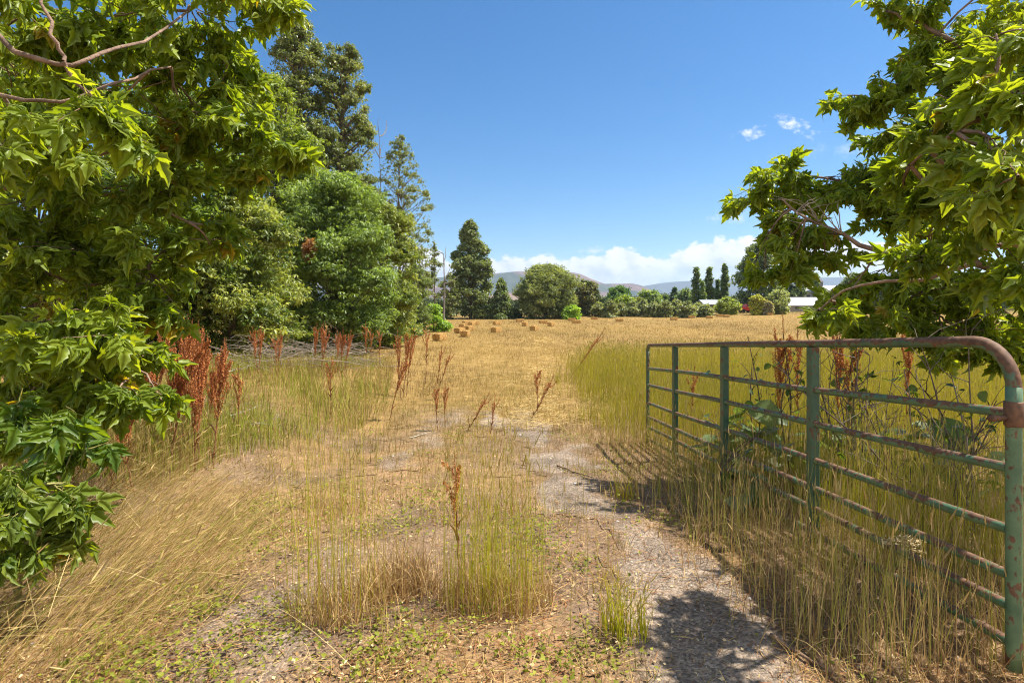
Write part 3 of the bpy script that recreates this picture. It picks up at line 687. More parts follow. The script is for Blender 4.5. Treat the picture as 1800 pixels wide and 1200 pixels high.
tree('boxelder_shrub', 'bright yellow green bush at the far end of the left tree wall', 762, 44, 535, 26, 'shrub', 1600, .2, (.08, .14, .02), (.18, .26, .03), 20, .4, .03, G_L)
tree('boxelder_shrub', 'low green bush below the rounded boxelder by the field', 700, 36, 545, 40, 'shrub', 2200, .18, BOXD, BOXL, 24, .36, .03, G_L)
for (px, Yb, tp, h_, n_, lab) in ((742, 75, 430, 18, 500, 'spindly half dead tree left of the bare grey pole tree'), (764, 78, 425, 14, 380, 'thin sparse tree beside the bare grey pole tree'), (792, 88, 478, 22, 1300, 'small dark tree left of the tall conical cottonwood')):
    tree('sapling_tree' if n_ < 1000 else 'small_tree', lab, px, Yb, tp, h_, 'oval', n_, .3, OLD, OLL, 26, .25, .3 if n_ < 1000 else .03, None, BUNCH4, trunk=.11, cat='tree', limbvis=1.4)
# bare dead trees
def bare_tree(label, px, Y, top, r, nb):
    x = (px - 900) / F * Y; z0 = float(gh(x, Y)); t = thing('dead_tree', label, 'tree', (x, Y, z0)); tz = H - (top - HY) / F * Y
    s = spline([[x, Y, z0], [x + .1, Y, z0 + (tz - z0) * .5], [x - .05, Y, tz]], 10)
    build('trunk', [tubes(s, np.linspace(r, r * .2, 10), 6, (.20, .175, .15))], M_BARK, t)
    k = rng.integers(4, 10, nb); a = s[k]; e = a + np.stack([rng.normal(0, .9, nb), rng.normal(0, .9, nb), rng.uniform(.8, 2.6, nb)], -1)
    build('branches', [tubes(bow(a, e, 5, .06), np.linspace(r * .4, r * .12, 5)[None] * np.ones((nb, 1)), 4, (.22, .19, .16))], M_BARK, t)
bare_tree('bare grey dead pole tree left of the tall conical cottonwood', 780, 80, 446, .17, 7)
bare_tree('bare leafless twiggy tree top beside the thin half bare cottonwood', 668, 41, 240, .07, 26)

DG, LG = (.04, .06, .022), (.12, .145, .055)
tree('cottonwood_tree', 'tall conical dark green cottonwood standing alone beyond the bales', 827, 92, 386, 43, 'flame', 9500, .38, DG, (.13, .15, .055), 80, .27, .04, None, BUNCH4, fill=.15)
tree('cottonwood_tree', 'small conical grey green tree right of the tall cottonwood', 881, 90, 490, 25, 'cone', 2600, .4, DG, (.13, .16, .07), 36, .36, .03, None, BUNCH4)
tree('willow_tree', 'broad rounded grey green willow in the middle of the far field edge', 961, 93, 464, 59, 'round', 9000, .5, (.07, .09, .036), (.205, .225, .09), 70, .28, .02, None, WILL, stems=4)
tree('maple_tree', 'dark tree with brownish leaves right of the rounded willow', 1030, 102, 492, 25, 'round', 2600, .45, (.035, .055, .018), (.13, .12, .05), 30, .36, .04, None, BUNCH4)
tree('green_shrub', 'bright lime green bush at the right foot of the rounded willow', 1006, 88, 537, 17, 'shrub', 1000, .4, (.09, .16, .02), (.20, .28, .03), 16, .4, .02, None, BUNCH4)
FT = [(1088, 125, 502, 25, 'round', 'dark green round tree behind the far hedge', (.03, .06, .02), (.09, .15, .04)),
 (1099, 108, 520, 17, 'round', 'yellow green round tree just in front of the dark round tree', (.09, .13, .02), (.22, .26, .04)),
 (1146, 122, 510, 23, 'round', 'mid green round tree at the centre of the far hedge', (.06, .10, .03), (.16, .20, .06)),
 (1122, 116, 524, 13, 'round', 'small olive tree between two round trees behind the hedge', (.08, .10, .03), (.18, .19, .05)),
 (1186, 140, 505, 13, 'cone', 'dark blue green pine tree left of the poplars', (.02, .04, .02), (.06, .09, .045)),
 (1168, 150, 518, 10, 'round', 'small dark tree left of the pine', (.03, .05, .02), (.08, .11, .04)),
 (1206, 132, 508, 20, 'round', 'grey green tree just left of the first poplar', (.05, .08, .035), (.14, .18, .08)),
 (1060, 145, 522, 12, 'round', 'small dark green tree left of the dark round tree', (.03, .05, .02), (.09, .12, .045))]
for px, Yb, tp, h_, sh, lab, d_, l_ in FT:
    tree('pine_tree' if 'pine' in lab else 'field_tree', lab, px, Yb, tp, h_, sh, 1500, .5, d_, l_, 26, .36, .05, 'trees behind the far hedge', BUNCH4, cat='tree')
for px, tp, h_, lab in ((1224, 469, 8.5, 'leftmost of three tall slender poplars'), (1247, 469, 8.5, 'middle one of three tall slender poplars'), (1273, 463, 8.5, 'rightmost and tallest of three slender poplars by the shed')):
    tree('poplar_tree', lab, px, 124, tp, h_, 'column', 1700, .45, (.045, .07, .022), (.13, .16, .05), 40, .55, .03, 'tall slender poplars', BUNCH4, cat='poplar')
tree('poplar_tree', 'short slender poplar between the middle and rightmost poplars', 1262, 128, 491, 5.5, 'column', 700, .45, (.04, .065, .022), (.11, .14, .05), 24, .55, .03, 'tall slender poplars', BUNCH4, cat='poplar')
tree('poplar_tree', 'short poplar touching the right side of the leftmost poplar', 1235, 122, 495, 5.5, 'column', 700, .45, (.05, .08, .025), (.14, .18, .05), 24, .55, .03, 'tall slender poplars', BUNCH4, cat='poplar')
tree('cottonwood_tree', 'big grey green cottonwood right of the poplars, partly behind near leaves', 1335, 118, 425, 44, 'oval', 5000, .5, DG, (.14, .17, .07), 60, .28, .06, None, BUNCH4)
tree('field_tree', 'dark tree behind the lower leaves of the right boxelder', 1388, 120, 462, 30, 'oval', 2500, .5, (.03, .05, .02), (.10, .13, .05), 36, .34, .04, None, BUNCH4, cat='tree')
tree('poplar_tree', 'lone slender poplar left of the spired house', 1434, 150, 479, 8, 'column', 1000, .5, (.06, .09, .03), (.15, .19, .07), 26, .5, .03, None, BUNCH4, cat='poplar')
tree('field_tree', 'round dark tree right of the spired house', 1500, 140, 480, 26, 'round', 1600, .5, DG, LG, 26, .36, .03, 'trees behind the right boxelder', BUNCH4, cat='tree')
for px, tp, h_ in ((1560, 490, 40), (1650, 485, 45), (1740, 492, 40), (1830, 480, 50)):
    tree('field_tree', 'distant tree hidden behind the right boxelder', px, 120, tp, h_, 'round', 1400, .6, DG, LG, 26, .36, .03, 'trees behind the right boxelder', BUNCH4, cat='tree')
SH = [(1279, 100, 522, 20, (.09, .12, .03), (.22, .25, .05), 'yellow green bush in front of the grey shed'), (1332, 96, 519, 15, (.12, .14, .02), (.30, .28, .04), 'yellow tinged rounded bush right of the red vehicle'), (1368, 97, 510, 21, (.09, .11, .045), (.22, .24, .10), 'tall grey green bush left of the long low building'), (1349, 95, 529, 10, (.12, .11, .07), (.24, .22, .13), 'small greyish bush between two taller bushes')]
for px, Yb, tp, h_, d_, l_, lab in SH:
    tree('field_shrub', lab, px, Yb, tp, h_, 'round', 1500, .36, d_, l_, 24, .36, .02, 'bushes near the shed', BUNCH4, cat='shrub', stems=3)
hp = [(1052, 531), (1072, 527), (1093, 532), (1112, 530), (1131, 527), (1151, 531), (1170, 528), (1189, 526), (1208, 529), (1227, 533), (1240, 536)]
names_ = ['leftmost', 'second from left', 'third from left', 'fourth from left', 'fifth from left', 'middle', 'fifth from right', 'fourth from right', 'third from right', 'second from right', 'rightmost']
for (px, tp), nm in zip(hp, names_):
    tree('hedge_shrub', f'grey green hedge shrub at far field edge, {nm} of its row', px, 97 + rng.uniform(-3, 3), tp, 16, 'shrub', 1100, .34, (.06, .08, .035), (.20, .21, .095), 20, .38, .02, 'shrubs of the far hedge', BUNCH4, cat='shrub', stems=4)
for q, px in enumerate((770, 850, 905)):
    tree('hedge_shrub', ('low dark shrub under the bare pole tree', 'low shrub at the foot of the tall conical cottonwood', 'low dry shrub left of the rounded willow')[q], px, 94, (531, 540, 543)[q], (26, 24, 16)[q], 'shrub', 900, .36, (.04, .06, .025), (.12, .14, .06), 16, .4, .02, 'low shrubs at the far field edge', BUNCH4, cat='shrub', stems=4)
# far wood behind everything: reads as one mass
LV = []
for px in np.arange(700, 1860, 13):
    Yb = rng.uniform(170, 210); x = (px + rng.uniform(-5, 5) - 900) / F * Yb; r_ = rng.uniform(1.8, 3.4); n = 330
    zt = H - (rng.uniform(518, 530) - HY) / F * Yb
    pos = np.array([x, Yb, 0]) + rdir(n) * rng.uniform(0, 1, (n, 1)) ** .4 * np.array([r_, r_, 1]); pos[:, 2] = rng.uniform(.6, 1, n) * 0 + gh(x, Yb) + (pos[:, 2] * .5 + .5) * max(1.5, zt - .65)
    LV.append(inst(BUNCH4[0], pos, frames(rdir(n), norm(np.array([0, 0, 1.0]) + rng.normal(size=(n, 3)) * .4)), np.full(n, .75), mixc((.04, .06, .03), (.12, .15, .07), np.clip(rng.normal(rng.uniform(.2, .8), .2, n), 0, 1))))
tag(build('far_wood', LV, M_TREE), kind='stuff')

# ------------------------------------------------------------------ sheds, house, vehicle
def boxv(x0, x1, y0, y1, z0, z1, c):
    V = np.array([[x, y, z] for x in (x0, x1) for y in (y0, y1) for z in (z0, z1)], float)
    return V, [np.array([[0, 1, 3, 2], [4, 6, 7, 5], [0, 4, 5, 1], [2, 3, 7, 6], [0, 2, 6, 4], [1, 5, 7, 3]])], np.array(c)
def gable(x0, x1, y0, y1, z0, z1, c, over=.25, th=.1):
    """roof with its ridge along x"""
    ym = (y0 + y1) / 2; a, b = x0 - over, x1 + over
    s = [(y0 - over, z0), (ym, z1), (y1 + over, z0), (y1 + over, z0 - th), (ym, z1 - th), (y0 - over, z0 - th)]
    V = np.array([[x, y, z] for x in (a, b) for y, z in s])
    Fq = [[0, 1, 7, 6], [1, 2, 8, 7], [2, 3, 9, 8], [3, 4, 10, 9], [4, 5, 11, 10], [5, 0, 6, 11]]
    caps = [[0, 5, 4, 1], [1, 4, 3, 2], [6, 7, 10, 11], [7, 8, 9, 10]]
    return V, [np.array(Fq), np.array(caps)], np.array(c)
def at(px, Y): return (px - 900) / F * Y
def zz(py, Y): return H - (py - HY) / F * Y
def barn(label, name, Y, x0, x1, ztop, eave, wall, roof, door=None, wins=()):
    a, b = at(x0, Y), at(x1, Y); z0 = float(gh((a + b) / 2, Y)); d = 5.0
    t = thing(name, label, name.split('_')[-1], ((a + b) / 2, Y, z0))
    ze = zz(eave, Y); zt = zz(ztop, Y)
    w_ = boxv(a, b, Y, Y + d, z0 - .1, ze, wall)
    gb = (np.array([[x, y, z] for x in (a + .01, b - .01) for y, z in ((Y + .02, ze - .05), (Y + d - .02, ze - .05), (Y + d / 2, zt - .12))]), [np.array([[0, 1, 2], [3, 5, 4]])], np.array(wall))
    wo = build('wall', [w_, gb], M_WOOD, t, smooth=False)
    build('roof', [gable(a, b, Y, Y + d, ze + .02, zt, roof)], M_ROOF, t, smooth=False)
    if door:
        o = build('door', [boxv(at(door[0], Y), at(door[1], Y), Y - .06, Y - .004, z0, zz(door[2], Y), (.06, .05, .045))], M_WOOD, t, smooth=False)
    for wn in wins:
        build('window', [boxv(at(wn[0], Y), at(wn[1], Y), Y - .06, Y - .004, zz(wn[3], Y), zz(wn[2], Y), (.05, .06, .07))], M_ROOF, t, smooth=False)
    return t, z0, a, b, Y, d
barn('small weathered shed with pale sheet roof beside the rightmost poplar', 'weathered_shed', 108, 1239, 1272, 526.5, 535, (.17, .14, .12), (.33, .345, .36), (1246, 1252, 538))
barn('long low building with pale grey roof right of the grey green bush', 'farm_building', 106, 1386, 1445, 522, 537, (.28, .25, .22), (.36, .355, .36), None, ((1398, 1404, 539, 543), (1420, 1426, 539, 543)))
t, z0, a, b, Yh, d = barn('large pale roofed house with a small pointed spire behind right boxelder', 'spired_house', 150, 1408, 1480, 501, 514, (.38, .33, .30), (.33, .33, .355), None, ((1418, 1424, 518, 527), (1440, 1446, 518, 527), (1462, 1468, 518, 527)))
xt = at(1447.5, Yh); r_ = .75; zt0, zt1, zt2 = zz(503, Yh), zz(495, Yh), zz(485.5, Yh)
sp1 = build('spire', [boxv(xt - r_, xt + r_, Yh + 1.6, Yh + 3.1, zt0, zt1, (.26, .22, .21))], M_WOOD, t, smooth=False)
V = np.array([[xt - .95, Yh + 1.4, zt1], [xt + .95, Yh + 1.4, zt1], [xt + .95, Yh + 3.3, zt1], [xt - .95, Yh + 3.3, zt1], [xt, Yh + 2.35, zt2]])
cap = build('spire_cap', [(V, [np.array([[0, 1, 4], [1, 2, 4], [2, 3, 4], [3, 0, 4]]), np.array([[3, 2, 1, 0]])], np.array((.13, .115, .125)))], M_ROOF, sp1, smooth=False, base=np.array(t.location))
# a small red vehicle by the bush
vx, vy = at(1311, 104), 104.0; vz = float(gh(vx, vy)); t = thing('red_vehicle', 'small red vehicle parked between the shed and the yellow bush', 'vehicle', (vx, vy, vz))
def prism(sil, y0, y1, c):
    n = len(sil); V = np.array([[vx + x * .55, y, vz + z] for y in (y0, y1) for x, z in sil])
    side = np.array([[i, (i + 1) % n, n + (i + 1) % n, n + i] for i in range(n)])
    return V, [side, np.arange(n)[None], (np.arange(n) + n)[None, ::-1]], np.array(c)
M_PAINT = col_mat('red_paint', 0.35, 3.0, .9, 1.1, spec=.5)
build('body', [prism([(-1.9, .42), (1.9, .42), (1.95, .95), (1.1, 1.02), (.75, 1.55), (-.25, 1.6), (-.45, 1.05), (-1.9, 1.0)], vy - .8, vy + .8, (.45, .035, .03))], M_PAINT, t, smooth=False)
build('window', [prism([(.02, 1.1), (.85, 1.1), (.62, 1.48), (-.12, 1.5)], vy - .83, vy - .805, (.04, .05, .06))], M_ROOF, t, smooth=False)
for dx in (-.68, .68):
    for yy_ in (vy - .82, vy + .6):
        build('wheel', [capped(np.array([[vx + dx, yy_, vz + .36], [vx + dx, yy_ + .22, vz + .36]]), np.array([.34, .34]), 16, (.03, .03, .03))], M_WOOD, t, smooth=False)

# ------------------------------------------------------------------ hay bales
def bale_mesh():
    l, wd, h_ = 1.0, .46, .38; n = (16, 8, 7); V = []; idx = {}; Q = []
    def vid(i, j, k):
        if (i, j, k) not in idx: idx[(i, j, k)] = len(V); V.append([(i / n[0] - .5), (j / n[1] - .5), k / n[2]])
        return idx[(i, j, k)]
    for i in range(n[0]):
        for j in range(n[1]):
            Q.append([vid(i, j, n[2]), vid(i + 1, j, n[2]), vid(i + 1, j + 1, n[2]), vid(i, j + 1, n[2])]); Q.append([vid(i, j, 0), vid(i, j + 1, 0), vid(i + 1, j + 1, 0), vid(i + 1, j, 0)])
        for k in range(n[2]):
            Q.append([vid(i, 0, k), vid(i + 1, 0, k), vid(i + 1, 0, k + 1), vid(i, 0, k + 1)]); Q.append([vid(i, n[1], k), vid(i, n[1], k + 1), vid(i + 1, n[1], k + 1), vid(i + 1, n[1], k)])
    for j in range(n[1]):
        for k in range(n[2]):
            Q.append([vid(0, j, k), vid(0, j, k + 1), vid(0, j + 1, k + 1), vid(0, j + 1, k)]); Q.append([vid(n[0], j, k), vid(n[0], j + 1, k), vid(n[0], j + 1, k + 1), vid(n[0], j, k + 1)])
    V = np.array(V)
    # round the edges, pinch at the two strings, roughen
    y = V[:, 1] * 2; z = V[:, 2] * 2 - 1; x = V[:, 0] * 2
    f = 1 - .05 * (np.abs(y) ** 6 * np.abs(z) ** 6) - .04 * (np.abs(x) ** 8 * np.maximum(np.abs(y), np.abs(z)) ** 8)
    pinch = 1 - .07 * (np.exp(-((y - .45) / .14) ** 2) + np.exp(-((y + .45) / .14) ** 2)) * (np.abs(z) > .95)
    V = np.stack([x * .5 * l * f, y * .5 * wd * f, h_ * (.5 + .5 * z * f * pinch)], -1) + rng.normal(size=V.shape) * .008
    V[:, 2] = np.maximum(V[:, 2], 0)
    c = mixc((.36, .19, .06), (.60, .38, .14), rng.uniform(0, 1, len(V)))
    # loose stalks
    n_ = 420; p = rng.uniform(-.5, .5, (n_, 3)) * [l, wd, h_] + [0, 0, h_ / 2]; ax = rng.integers(0, 3, n_); sg = rng.choice([-1, 1], n_)
    for a in range(3): p[ax == a, a] = (sg[ax == a] * [l, wd, h_][a] / 2) + (h_ / 2 if a == 2 else 0)
    p[:, 2] = np.clip(p[:, 2], .02, None)
    d = rdir(n_); d[np.arange(n_), ax] = sg * np.abs(d[np.arange(n_), ax]) * .6; d[:, 2] = np.where(p[:, 2] < .05, np.abs(d[:, 2]), d[:, 2])
    P = np.stack([p - d * .02, p + norm(d) * rng.uniform(.03, .10, (n_, 1))], 1)
    st = tubes(P, np.full((n_, 2), .0035), 3, mixc((.42, .27, .09), (.65, .48, .2), rng.uniform(0, 1, n_)))
    return [(V, [np.array(Q)], c), st]
BL = [(773, 592.5, 1.25, 'largest hay bale, nearest of all and leftmost in the field'), (818, 586.5, 1.45, 'second nearest hay bale, right of the largest one'), (808, 581, 1.2, 'hay bale just behind the second nearest bale'), (825.5, 577, 1.05, 'hay bale behind and right of the pair near the left trees'),
 (812.5, 572.5, 1.5, 'dark end-on hay bale behind the pair near the left trees'), (820, 567.5, 0.9, 'hay bale farthest back in the left cluster'), (829, 569, 1.3, 'hay bale, left one of two touching in the left cluster'), (834.5, 567.8, 0.7, 'hay bale, right one of two touching in the left cluster'),
 (872, 580, 1.15, 'hay bale alone in front of the small conical tree'), (874, 568, 0.8, 'small far hay bale straight behind the lone bale by conical tree'), (914, 563.7, 0.35, 'far hay bale at the left foot of the rounded willow'), (922.5, 569.7, 1.4, 'dark end-on hay bale before the left part of the willow'),
 (939, 577, 1.2, 'near hay bale in front of the middle of the willow'), (955, 566, 0.3, 'low far hay bale under the middle of the willow'), (969, 570, 1.1, 'hay bale in front of the right half of the willow'), (1005, 562, .0, 'far hay bale below the lime green bush'),
 (1013, 566, .1, 'hay bale slightly nearer than the one below the lime bush'), (1045, 560, -.1, 'far hay bale left of the hedge beneath the brownish tree'), (1089, 563, .0, 'hay bale alone in front of the yellow green round tree'), (1184.5, 560.5, .15, 'hay bale in front of the pine tree'),
 (1215.5, 557, .1, 'far hay bale below the leftmost poplar'), (1247, 558, .0, 'far hay bale below the middle poplar'), (1265, 554.8, .1, 'far hay bale, left of a pair before the shed'), (1276.7, 555.5, .2, 'far hay bale, right of a pair before the shed'), (1353, 552, .1, 'far hay bale below the small greyish bush'), (1376, 550, .0, 'farthest hay bale below the tall grey green bush')]
b0 = build('hay_bale', bale_mesh(), M_BALE, smooth=False)
for k, (px, py, rz, lab) in enumerate(BL):
    x, y = hit(px, py)
    for _ in range(3):
        dy_ = .19 / y * 1000; x, y = hit(px, py + dy_)
    o = b0 if k == 0 else b0.copy()
    if k: COL.objects.link(o)
    o.location = (x, y, float(gh(x, y)) + .03); o.rotation_euler = (0, 0, rz)
    tag(o, lab, 'hay bale', 'hay bales scattered over the field')

# ------------------------------------------------------------------ the gate
GR = np.array([2.10, 2.38]); GLp = np.array([1.85, 7.75])
def gp(s, z):                     # point on the gate: s 0 near end .. 1 far end, z above its bottom rail
    zb = .14 + (-.23 - .14) * s
    return np.array([*(GR + (GLp - GR) * s), zb + z])
GH = 1.27; Lg = np.linalg.norm(GLp - GR)
gate = thing('pipe_gate', 'long green pipe gate with rusty rails, standing open at right', 'gate', gp(0, 0))
M_GFR = gate_mat('worn_gate_frame', .60, .33); M_GRL = gate_mat('worn_gate_rail', .44, .20, (.08, .165, .085)); M_GSL = gate_mat('worn_gate_brace', .36, .0, (.042, .105, .065)); M_RUST = gate_mat('rusty_collar', 1.6, .2); M_GPO = gate_mat('worn_gate_post', .40, .10, (.078, .165, .092))
r0 = .20 / Lg
ar = [gp(0, GH - .20 - .02)] + [gp(r0 * (1 - math.cos(a)), GH - .20 + .20 * math.sin(a)) for a in np.linspace(0.15, PI / 2, 9)]
tp_ = [gp(s, GH) for s in np.linspace(r0 + .01, 1 - r0 * .4 - .01, 26)]
al = [gp(1 - r0 * .4 * (1 - math.sin(a)), GH - .08 * (1 - math.cos(a))) for a in np.linspace(0, PI / 2, 6)]
P = np.array(ar + tp_ + al)
build('top_rail', [tubes(P, np.linspace(.028, .023, len(P)), 14)], M_GFR, gate)
build('end_post', [capped(np.array([gp(0, z) for z in np.linspace(-.10, GH - .19, 14)]), np.full(14, .029), 16)], M_GPO, gate)
build('end_post', [capped(np.array([gp(1, z) for z in np.linspace(-.04, GH - .07, 14)]), np.full(14, .023), 14)], M_GSL, gate)
fr = np.array([0, 128, 222, 327, 407, 463, 528]) / 528.
for f in fr[1:]:
    z = GH * (1 - f); pp = np.array([gp(s, z + .006 * math.sin(s * 9 + f * 7)) for s in np.linspace(.004, .998, 30)])
    build('rail', [tubes(pp, np.full(30, .0215), 12)], M_GRL, gate)
gd = norm(np.append(GLp - GR, -.37)); gn = norm(np.array([-gd[1], gd[0], 0]))
for s in (.272, .537, .792):
    c0, c1 = gp(s, -.07), gp(s, GH - .025); V = []
    hw_, th_ = .036, .028
    prof_ = [(-hw_, -th_ + .006), (-hw_ + .006, -th_), (hw_ - .006, -th_), (hw_, -th_ + .006), (hw_, th_ - .006), (hw_ - .006, th_), (-hw_ + .006, th_), (-hw_, th_ - .006)]
    for zc in np.linspace(0, 1, 10):
        c = c0 * (1 - zc) + c1 * zc
        V += [c + np.array([gd[0], gd[1], 0]) * a - gn * b for a, b in prof_]
    q = [[k * 8 + j, k * 8 + (j + 1) % 8, (k + 1) * 8 + (j + 1) % 8, (k + 1) * 8 + j] for k in range(9) for j in range(8)]
    build('brace', [(np.array(V), [np.array(q), np.arange(8)[None], (np.arange(8) + 72)[None]], None)], M_GSL, gate, smooth=False)
# rusty hinge collar with its bolt lug, and the far latch links
zc = GH - .30
cz = [(-.055, .0315), (-.05, .035), (.045, .035), (.05, .0315)]
hc_ = build('hinge_collar', [capped(np.array([gp(0, zc + a) for a, _ in cz]), np.array([r for _, r in cz]), 18)], M_RUST, gate)
c = gp(0, zc - .02); side = np.array([-1, .0, 0.0])
build('bolt', [capped(np.array([c + side * .03, c + side * .085]), np.array([.012, .012]), 8), capped(np.array([c + side * .085, c + side * .10]), np.array([.017, .017]), 6)], M_RUST, hc_, base=np.array(gate.location))
lk = []
for kz, z in enumerate(np.linspace(GH - .62, GH - .12, 2)):
    lk = []
    for q in range(4):
        cc_ = gp(1, z - q * .045) + np.array([.0, -.035, 0]); a = np.linspace(0, 2 * PI, 13)
        ring = cc_ + np.stack([(.014 * np.cos(a)) * (q % 2 == 0), (.014 * np.cos(a)) * (q % 2 == 1), .028 * np.sin(a)], -1)
        lk.append(tubes(ring, np.full(13, .0045), 6))
    build('chain', lk, M_RUST, gate)


# ------------------------------------------------------------------ dock plants
def dock_variant(h_, nb, seeds, bare=.45, spread=.07):
    """upright stalk whose upper part is thick with rust red seeds"""
    n = 12; zz_ = np.linspace(0, h_, n); wob = np.cumsum(rng.normal(0, .006, (n, 2)), 0)
    S = np.stack([wob[:, 0], wob[:, 1], zz_], -1)
    stem = [tubes(S, np.linspace(.0065, .0025, n), 5, (.24, .10, .045))]
    SP = [];
    for b in range(nb):
        t0 = bare + (1 - bare) * (b / nb) * .75; a = S[min(int(t0 * (n - 1)), n - 2)]; az = rng.uniform(0, 2 * PI); ln = h_ * (1 - t0) * rng.uniform(.45, .8)
        e = a + np.array([math.cos(az) * spread * rng.uniform(.6, 1.4), math.sin(az) * spread * rng.uniform(.6, 1.4), ln])
        SP.append(bow(a, e, 8, .03)[0])
    SP.append(S[int(bare * n):][np.linspace(0, len(S[int(bare * n):]) - 1, 8).astype(int)])
    SP = np.array(SP); stem.append(tubes(SP, np.full(SP.shape[:2], .0022), 3, (.26, .09, .04)))
    m = seeds; k = rng.integers(0, len(SP), m); f = rng.uniform(.08, 1, m) * 6.999; i0 = f.astype(int); fr_ = (f - i0)[:, None]
    # seeds sit in whorls
    f2 = np.round(fr_ * 3) / 3 + rng.normal(0, .05, fr_.shape)
    p = SP[k, i0] * (1 - f2) + SP[k, np.minimum(i0 + 1, 7)] * f2
    d = rdir(m); p = p + d * rng.uniform(.002, .014, (m, 1)) * (1.25 - f[:, None] / 9)
    leafV = np.array([[0, 0, 0], [.5, .5, .12], [0, 1, -.1], [-.5, .5, .12]]); leafF = [np.array([[0, 1, 2], [0, 2, 3]])]
    c = mixc((.30, .095, .032), (.66, .29, .105), np.clip(rng.normal(.5, .3, m), 0, 1))
    head = inst((leafV, leafF), p, frames(d + np.array([0, 0, -.3]), rdir(m)), rng.uniform(.008, .014, m), c)
    # some dry curled leaves low on the stem
    q = 5; pl = S[rng.integers(1, 6, q)]; az = rng.uniform(0, 2 * PI, q)
    lf, _ = blades(pl, rng.uniform(.10, .22, q), np.full(q, .022), az, rng.uniform(.9, 1.9, q), mixc((.20, .08, .03), (.30, .16, .06), rng.uniform(0, 1, q)), 4)
    return stem, [head], [lf]
DV = []
for k, (hh, nb, sd_, br) in enumerate(((1.15, 13, 2000, .42), (1.0, 9, 1300, .48), (1.25, 17, 2900, .36), (.9, 6, 800, .52), (.75, 5, 600, .4))):
    DV.append((hh, dock_variant(hh, nb, sd_, br)))
def dock(kind, x, y, h_, lab, rz, tilt=(0, 0), group='rust red dock stalks', store={}):
    hh, (st, hd, lf) = DV[kind]; z0 = float(gh(x, y)) - .02; s = h_ / hh; sx = min(1.15, max(.8, s))
    if kind not in store:
        t = thing('dock_plant', lab, 'dock plant', (0, 0, 0), group)
        build('stem', st, M_STEM, t); build('seed_head', hd, M_DOCK, t); build('leaves', lf, M_DOCK, t); store[kind] = t
        t.location = (x, y, z0); t.rotation_euler = (tilt[0], tilt[1], rz); t.scale = (sx, sx, s)
        return t
    r = copy_tree(store[kind], (x, y, z0), rz, (sx, sx, s), tilt, lab)
    return r
# (kind, px, py of the top, distance, label, lean)
DK = [(1, 418, 642, 6.8, 'slim rusty dock stalk right of the big dock thicket', 0), (0, 455, 568, 12, 'rusty dock stalks at the left end of the row before the trees', .0), (1, 443, 573, 12.3, 'thin dock stalk leaning beside the leftmost row stalk', -.12), (1, 492, 580, 12, 'second dock from the left in the row before the trees', .05),
 (3, 482, 588, 12.4, 'short dock touching the second dock of the row', -.08), (0, 553, 565, 13, 'dock left of the middle group in the row before the trees', .02), (0, 565, 566, 13.3, 'tall dock in the middle group of the row before the trees', 0), (3, 575, 575, 13, 'small dock leaning right of the tall middle one', .15),
 (2, 603, 574, 12.6, 'bushiest dock of the row, in front of the broad boxelder', .03), (1, 592, 579, 12.8, 'dock just left of the bushiest one of the row', -.05), (1, 616, 580, 12.5, 'dock just right of the bushiest one of the row', .15), (3, 645, 566, 15, 'slender dock right of the bushiest dock', 0),
 (3, 653, 577, 15.4, 'short dock next to the slender one by the field edge', .05), (3, 668, 576, 15, 'short dock at the right end of the row by field edge', .03), (1, 698, 577, 11.5, 'left stalk of the dock group at the edge of the path', -.05), (0, 714, 573, 11.6, 'tallest dock at the left edge of the path', .04),
 (1, 727, 576, 11.7, 'right stalk of the dock group at the edge of the path', .12), (1, 712, 624, 9.3, 'dark dock leaning right at the left edge of the path', .26), (3, 583, 622, 8.8, 'single slim dock standing in green grass left of the path', 0), (3, 751, 572, 14, 'slim dock in the golden field left of nearest bale', .03),
 (4, 777, 601, 14, 'short dark dock below the nearest bale', .1), (4, 793, 612, 13.5, 'low branching dock right below the nearest bale', .3), (1, 766, 672, 8.5, 'left one of two docks standing on the middle of the path', -.03), (1, 783, 670, 8.5, 'right one of two docks standing on the middle of the path', .02),
 (4, 858, 688, 8.6, 'broken low dock right of the two on the path', .5), (4, 870, 690, 8.2, 'thin low reddish dock near the bare gravel patch', .1), (1, 946, 640, 9.5, 'brownish dock standing in the centre right of the path', .0), (4, 972, 655, 9.4, 'dock leaning right beside the brownish central one', .45),
 (3, 808, 788, 3.15, 'tall thin red dock stalk in the foreground grass clump', 0), (2, 1375, 550, 6.4, 'tall rusty dock behind the gate left of the third brace', .03), (3, 1408, 570, 6.6, 'slim dock right of the tall one behind the gate', .02), (0, 1468, 556, 6.6, 'dock behind the gate below the lowest boxelder leaves', 0),
 (1, 1500, 585, 5.6, 'short dock against the shadow below the right boxelder', .05), (0, 1590, 560, 7.5, 'dock half hidden behind the right boxelder leaves', .0), (3, 1225, 640, 8, 'low dock in green grass beside the second brace', .1), (4, 1060, 575, 15, 'small dock leaning in the field left of the gate', .6)]
for kd, px, py, Yd, lab, ln in DK:
    x = (px - 900) / F * Yd; z0 = float(gh(x, Yd)); h_ = H - (py - HY) / F * Yd - z0; x -= math.tan(ln) * h_ * .95
    dock(kd, x, Yd, h_ / math.cos(ln), lab, rng.uniform(0, 6), (0, ln)) if ln == 0 else dock(kd, x, Yd, h_ / math.cos(ln), lab, 0, (0, ln))
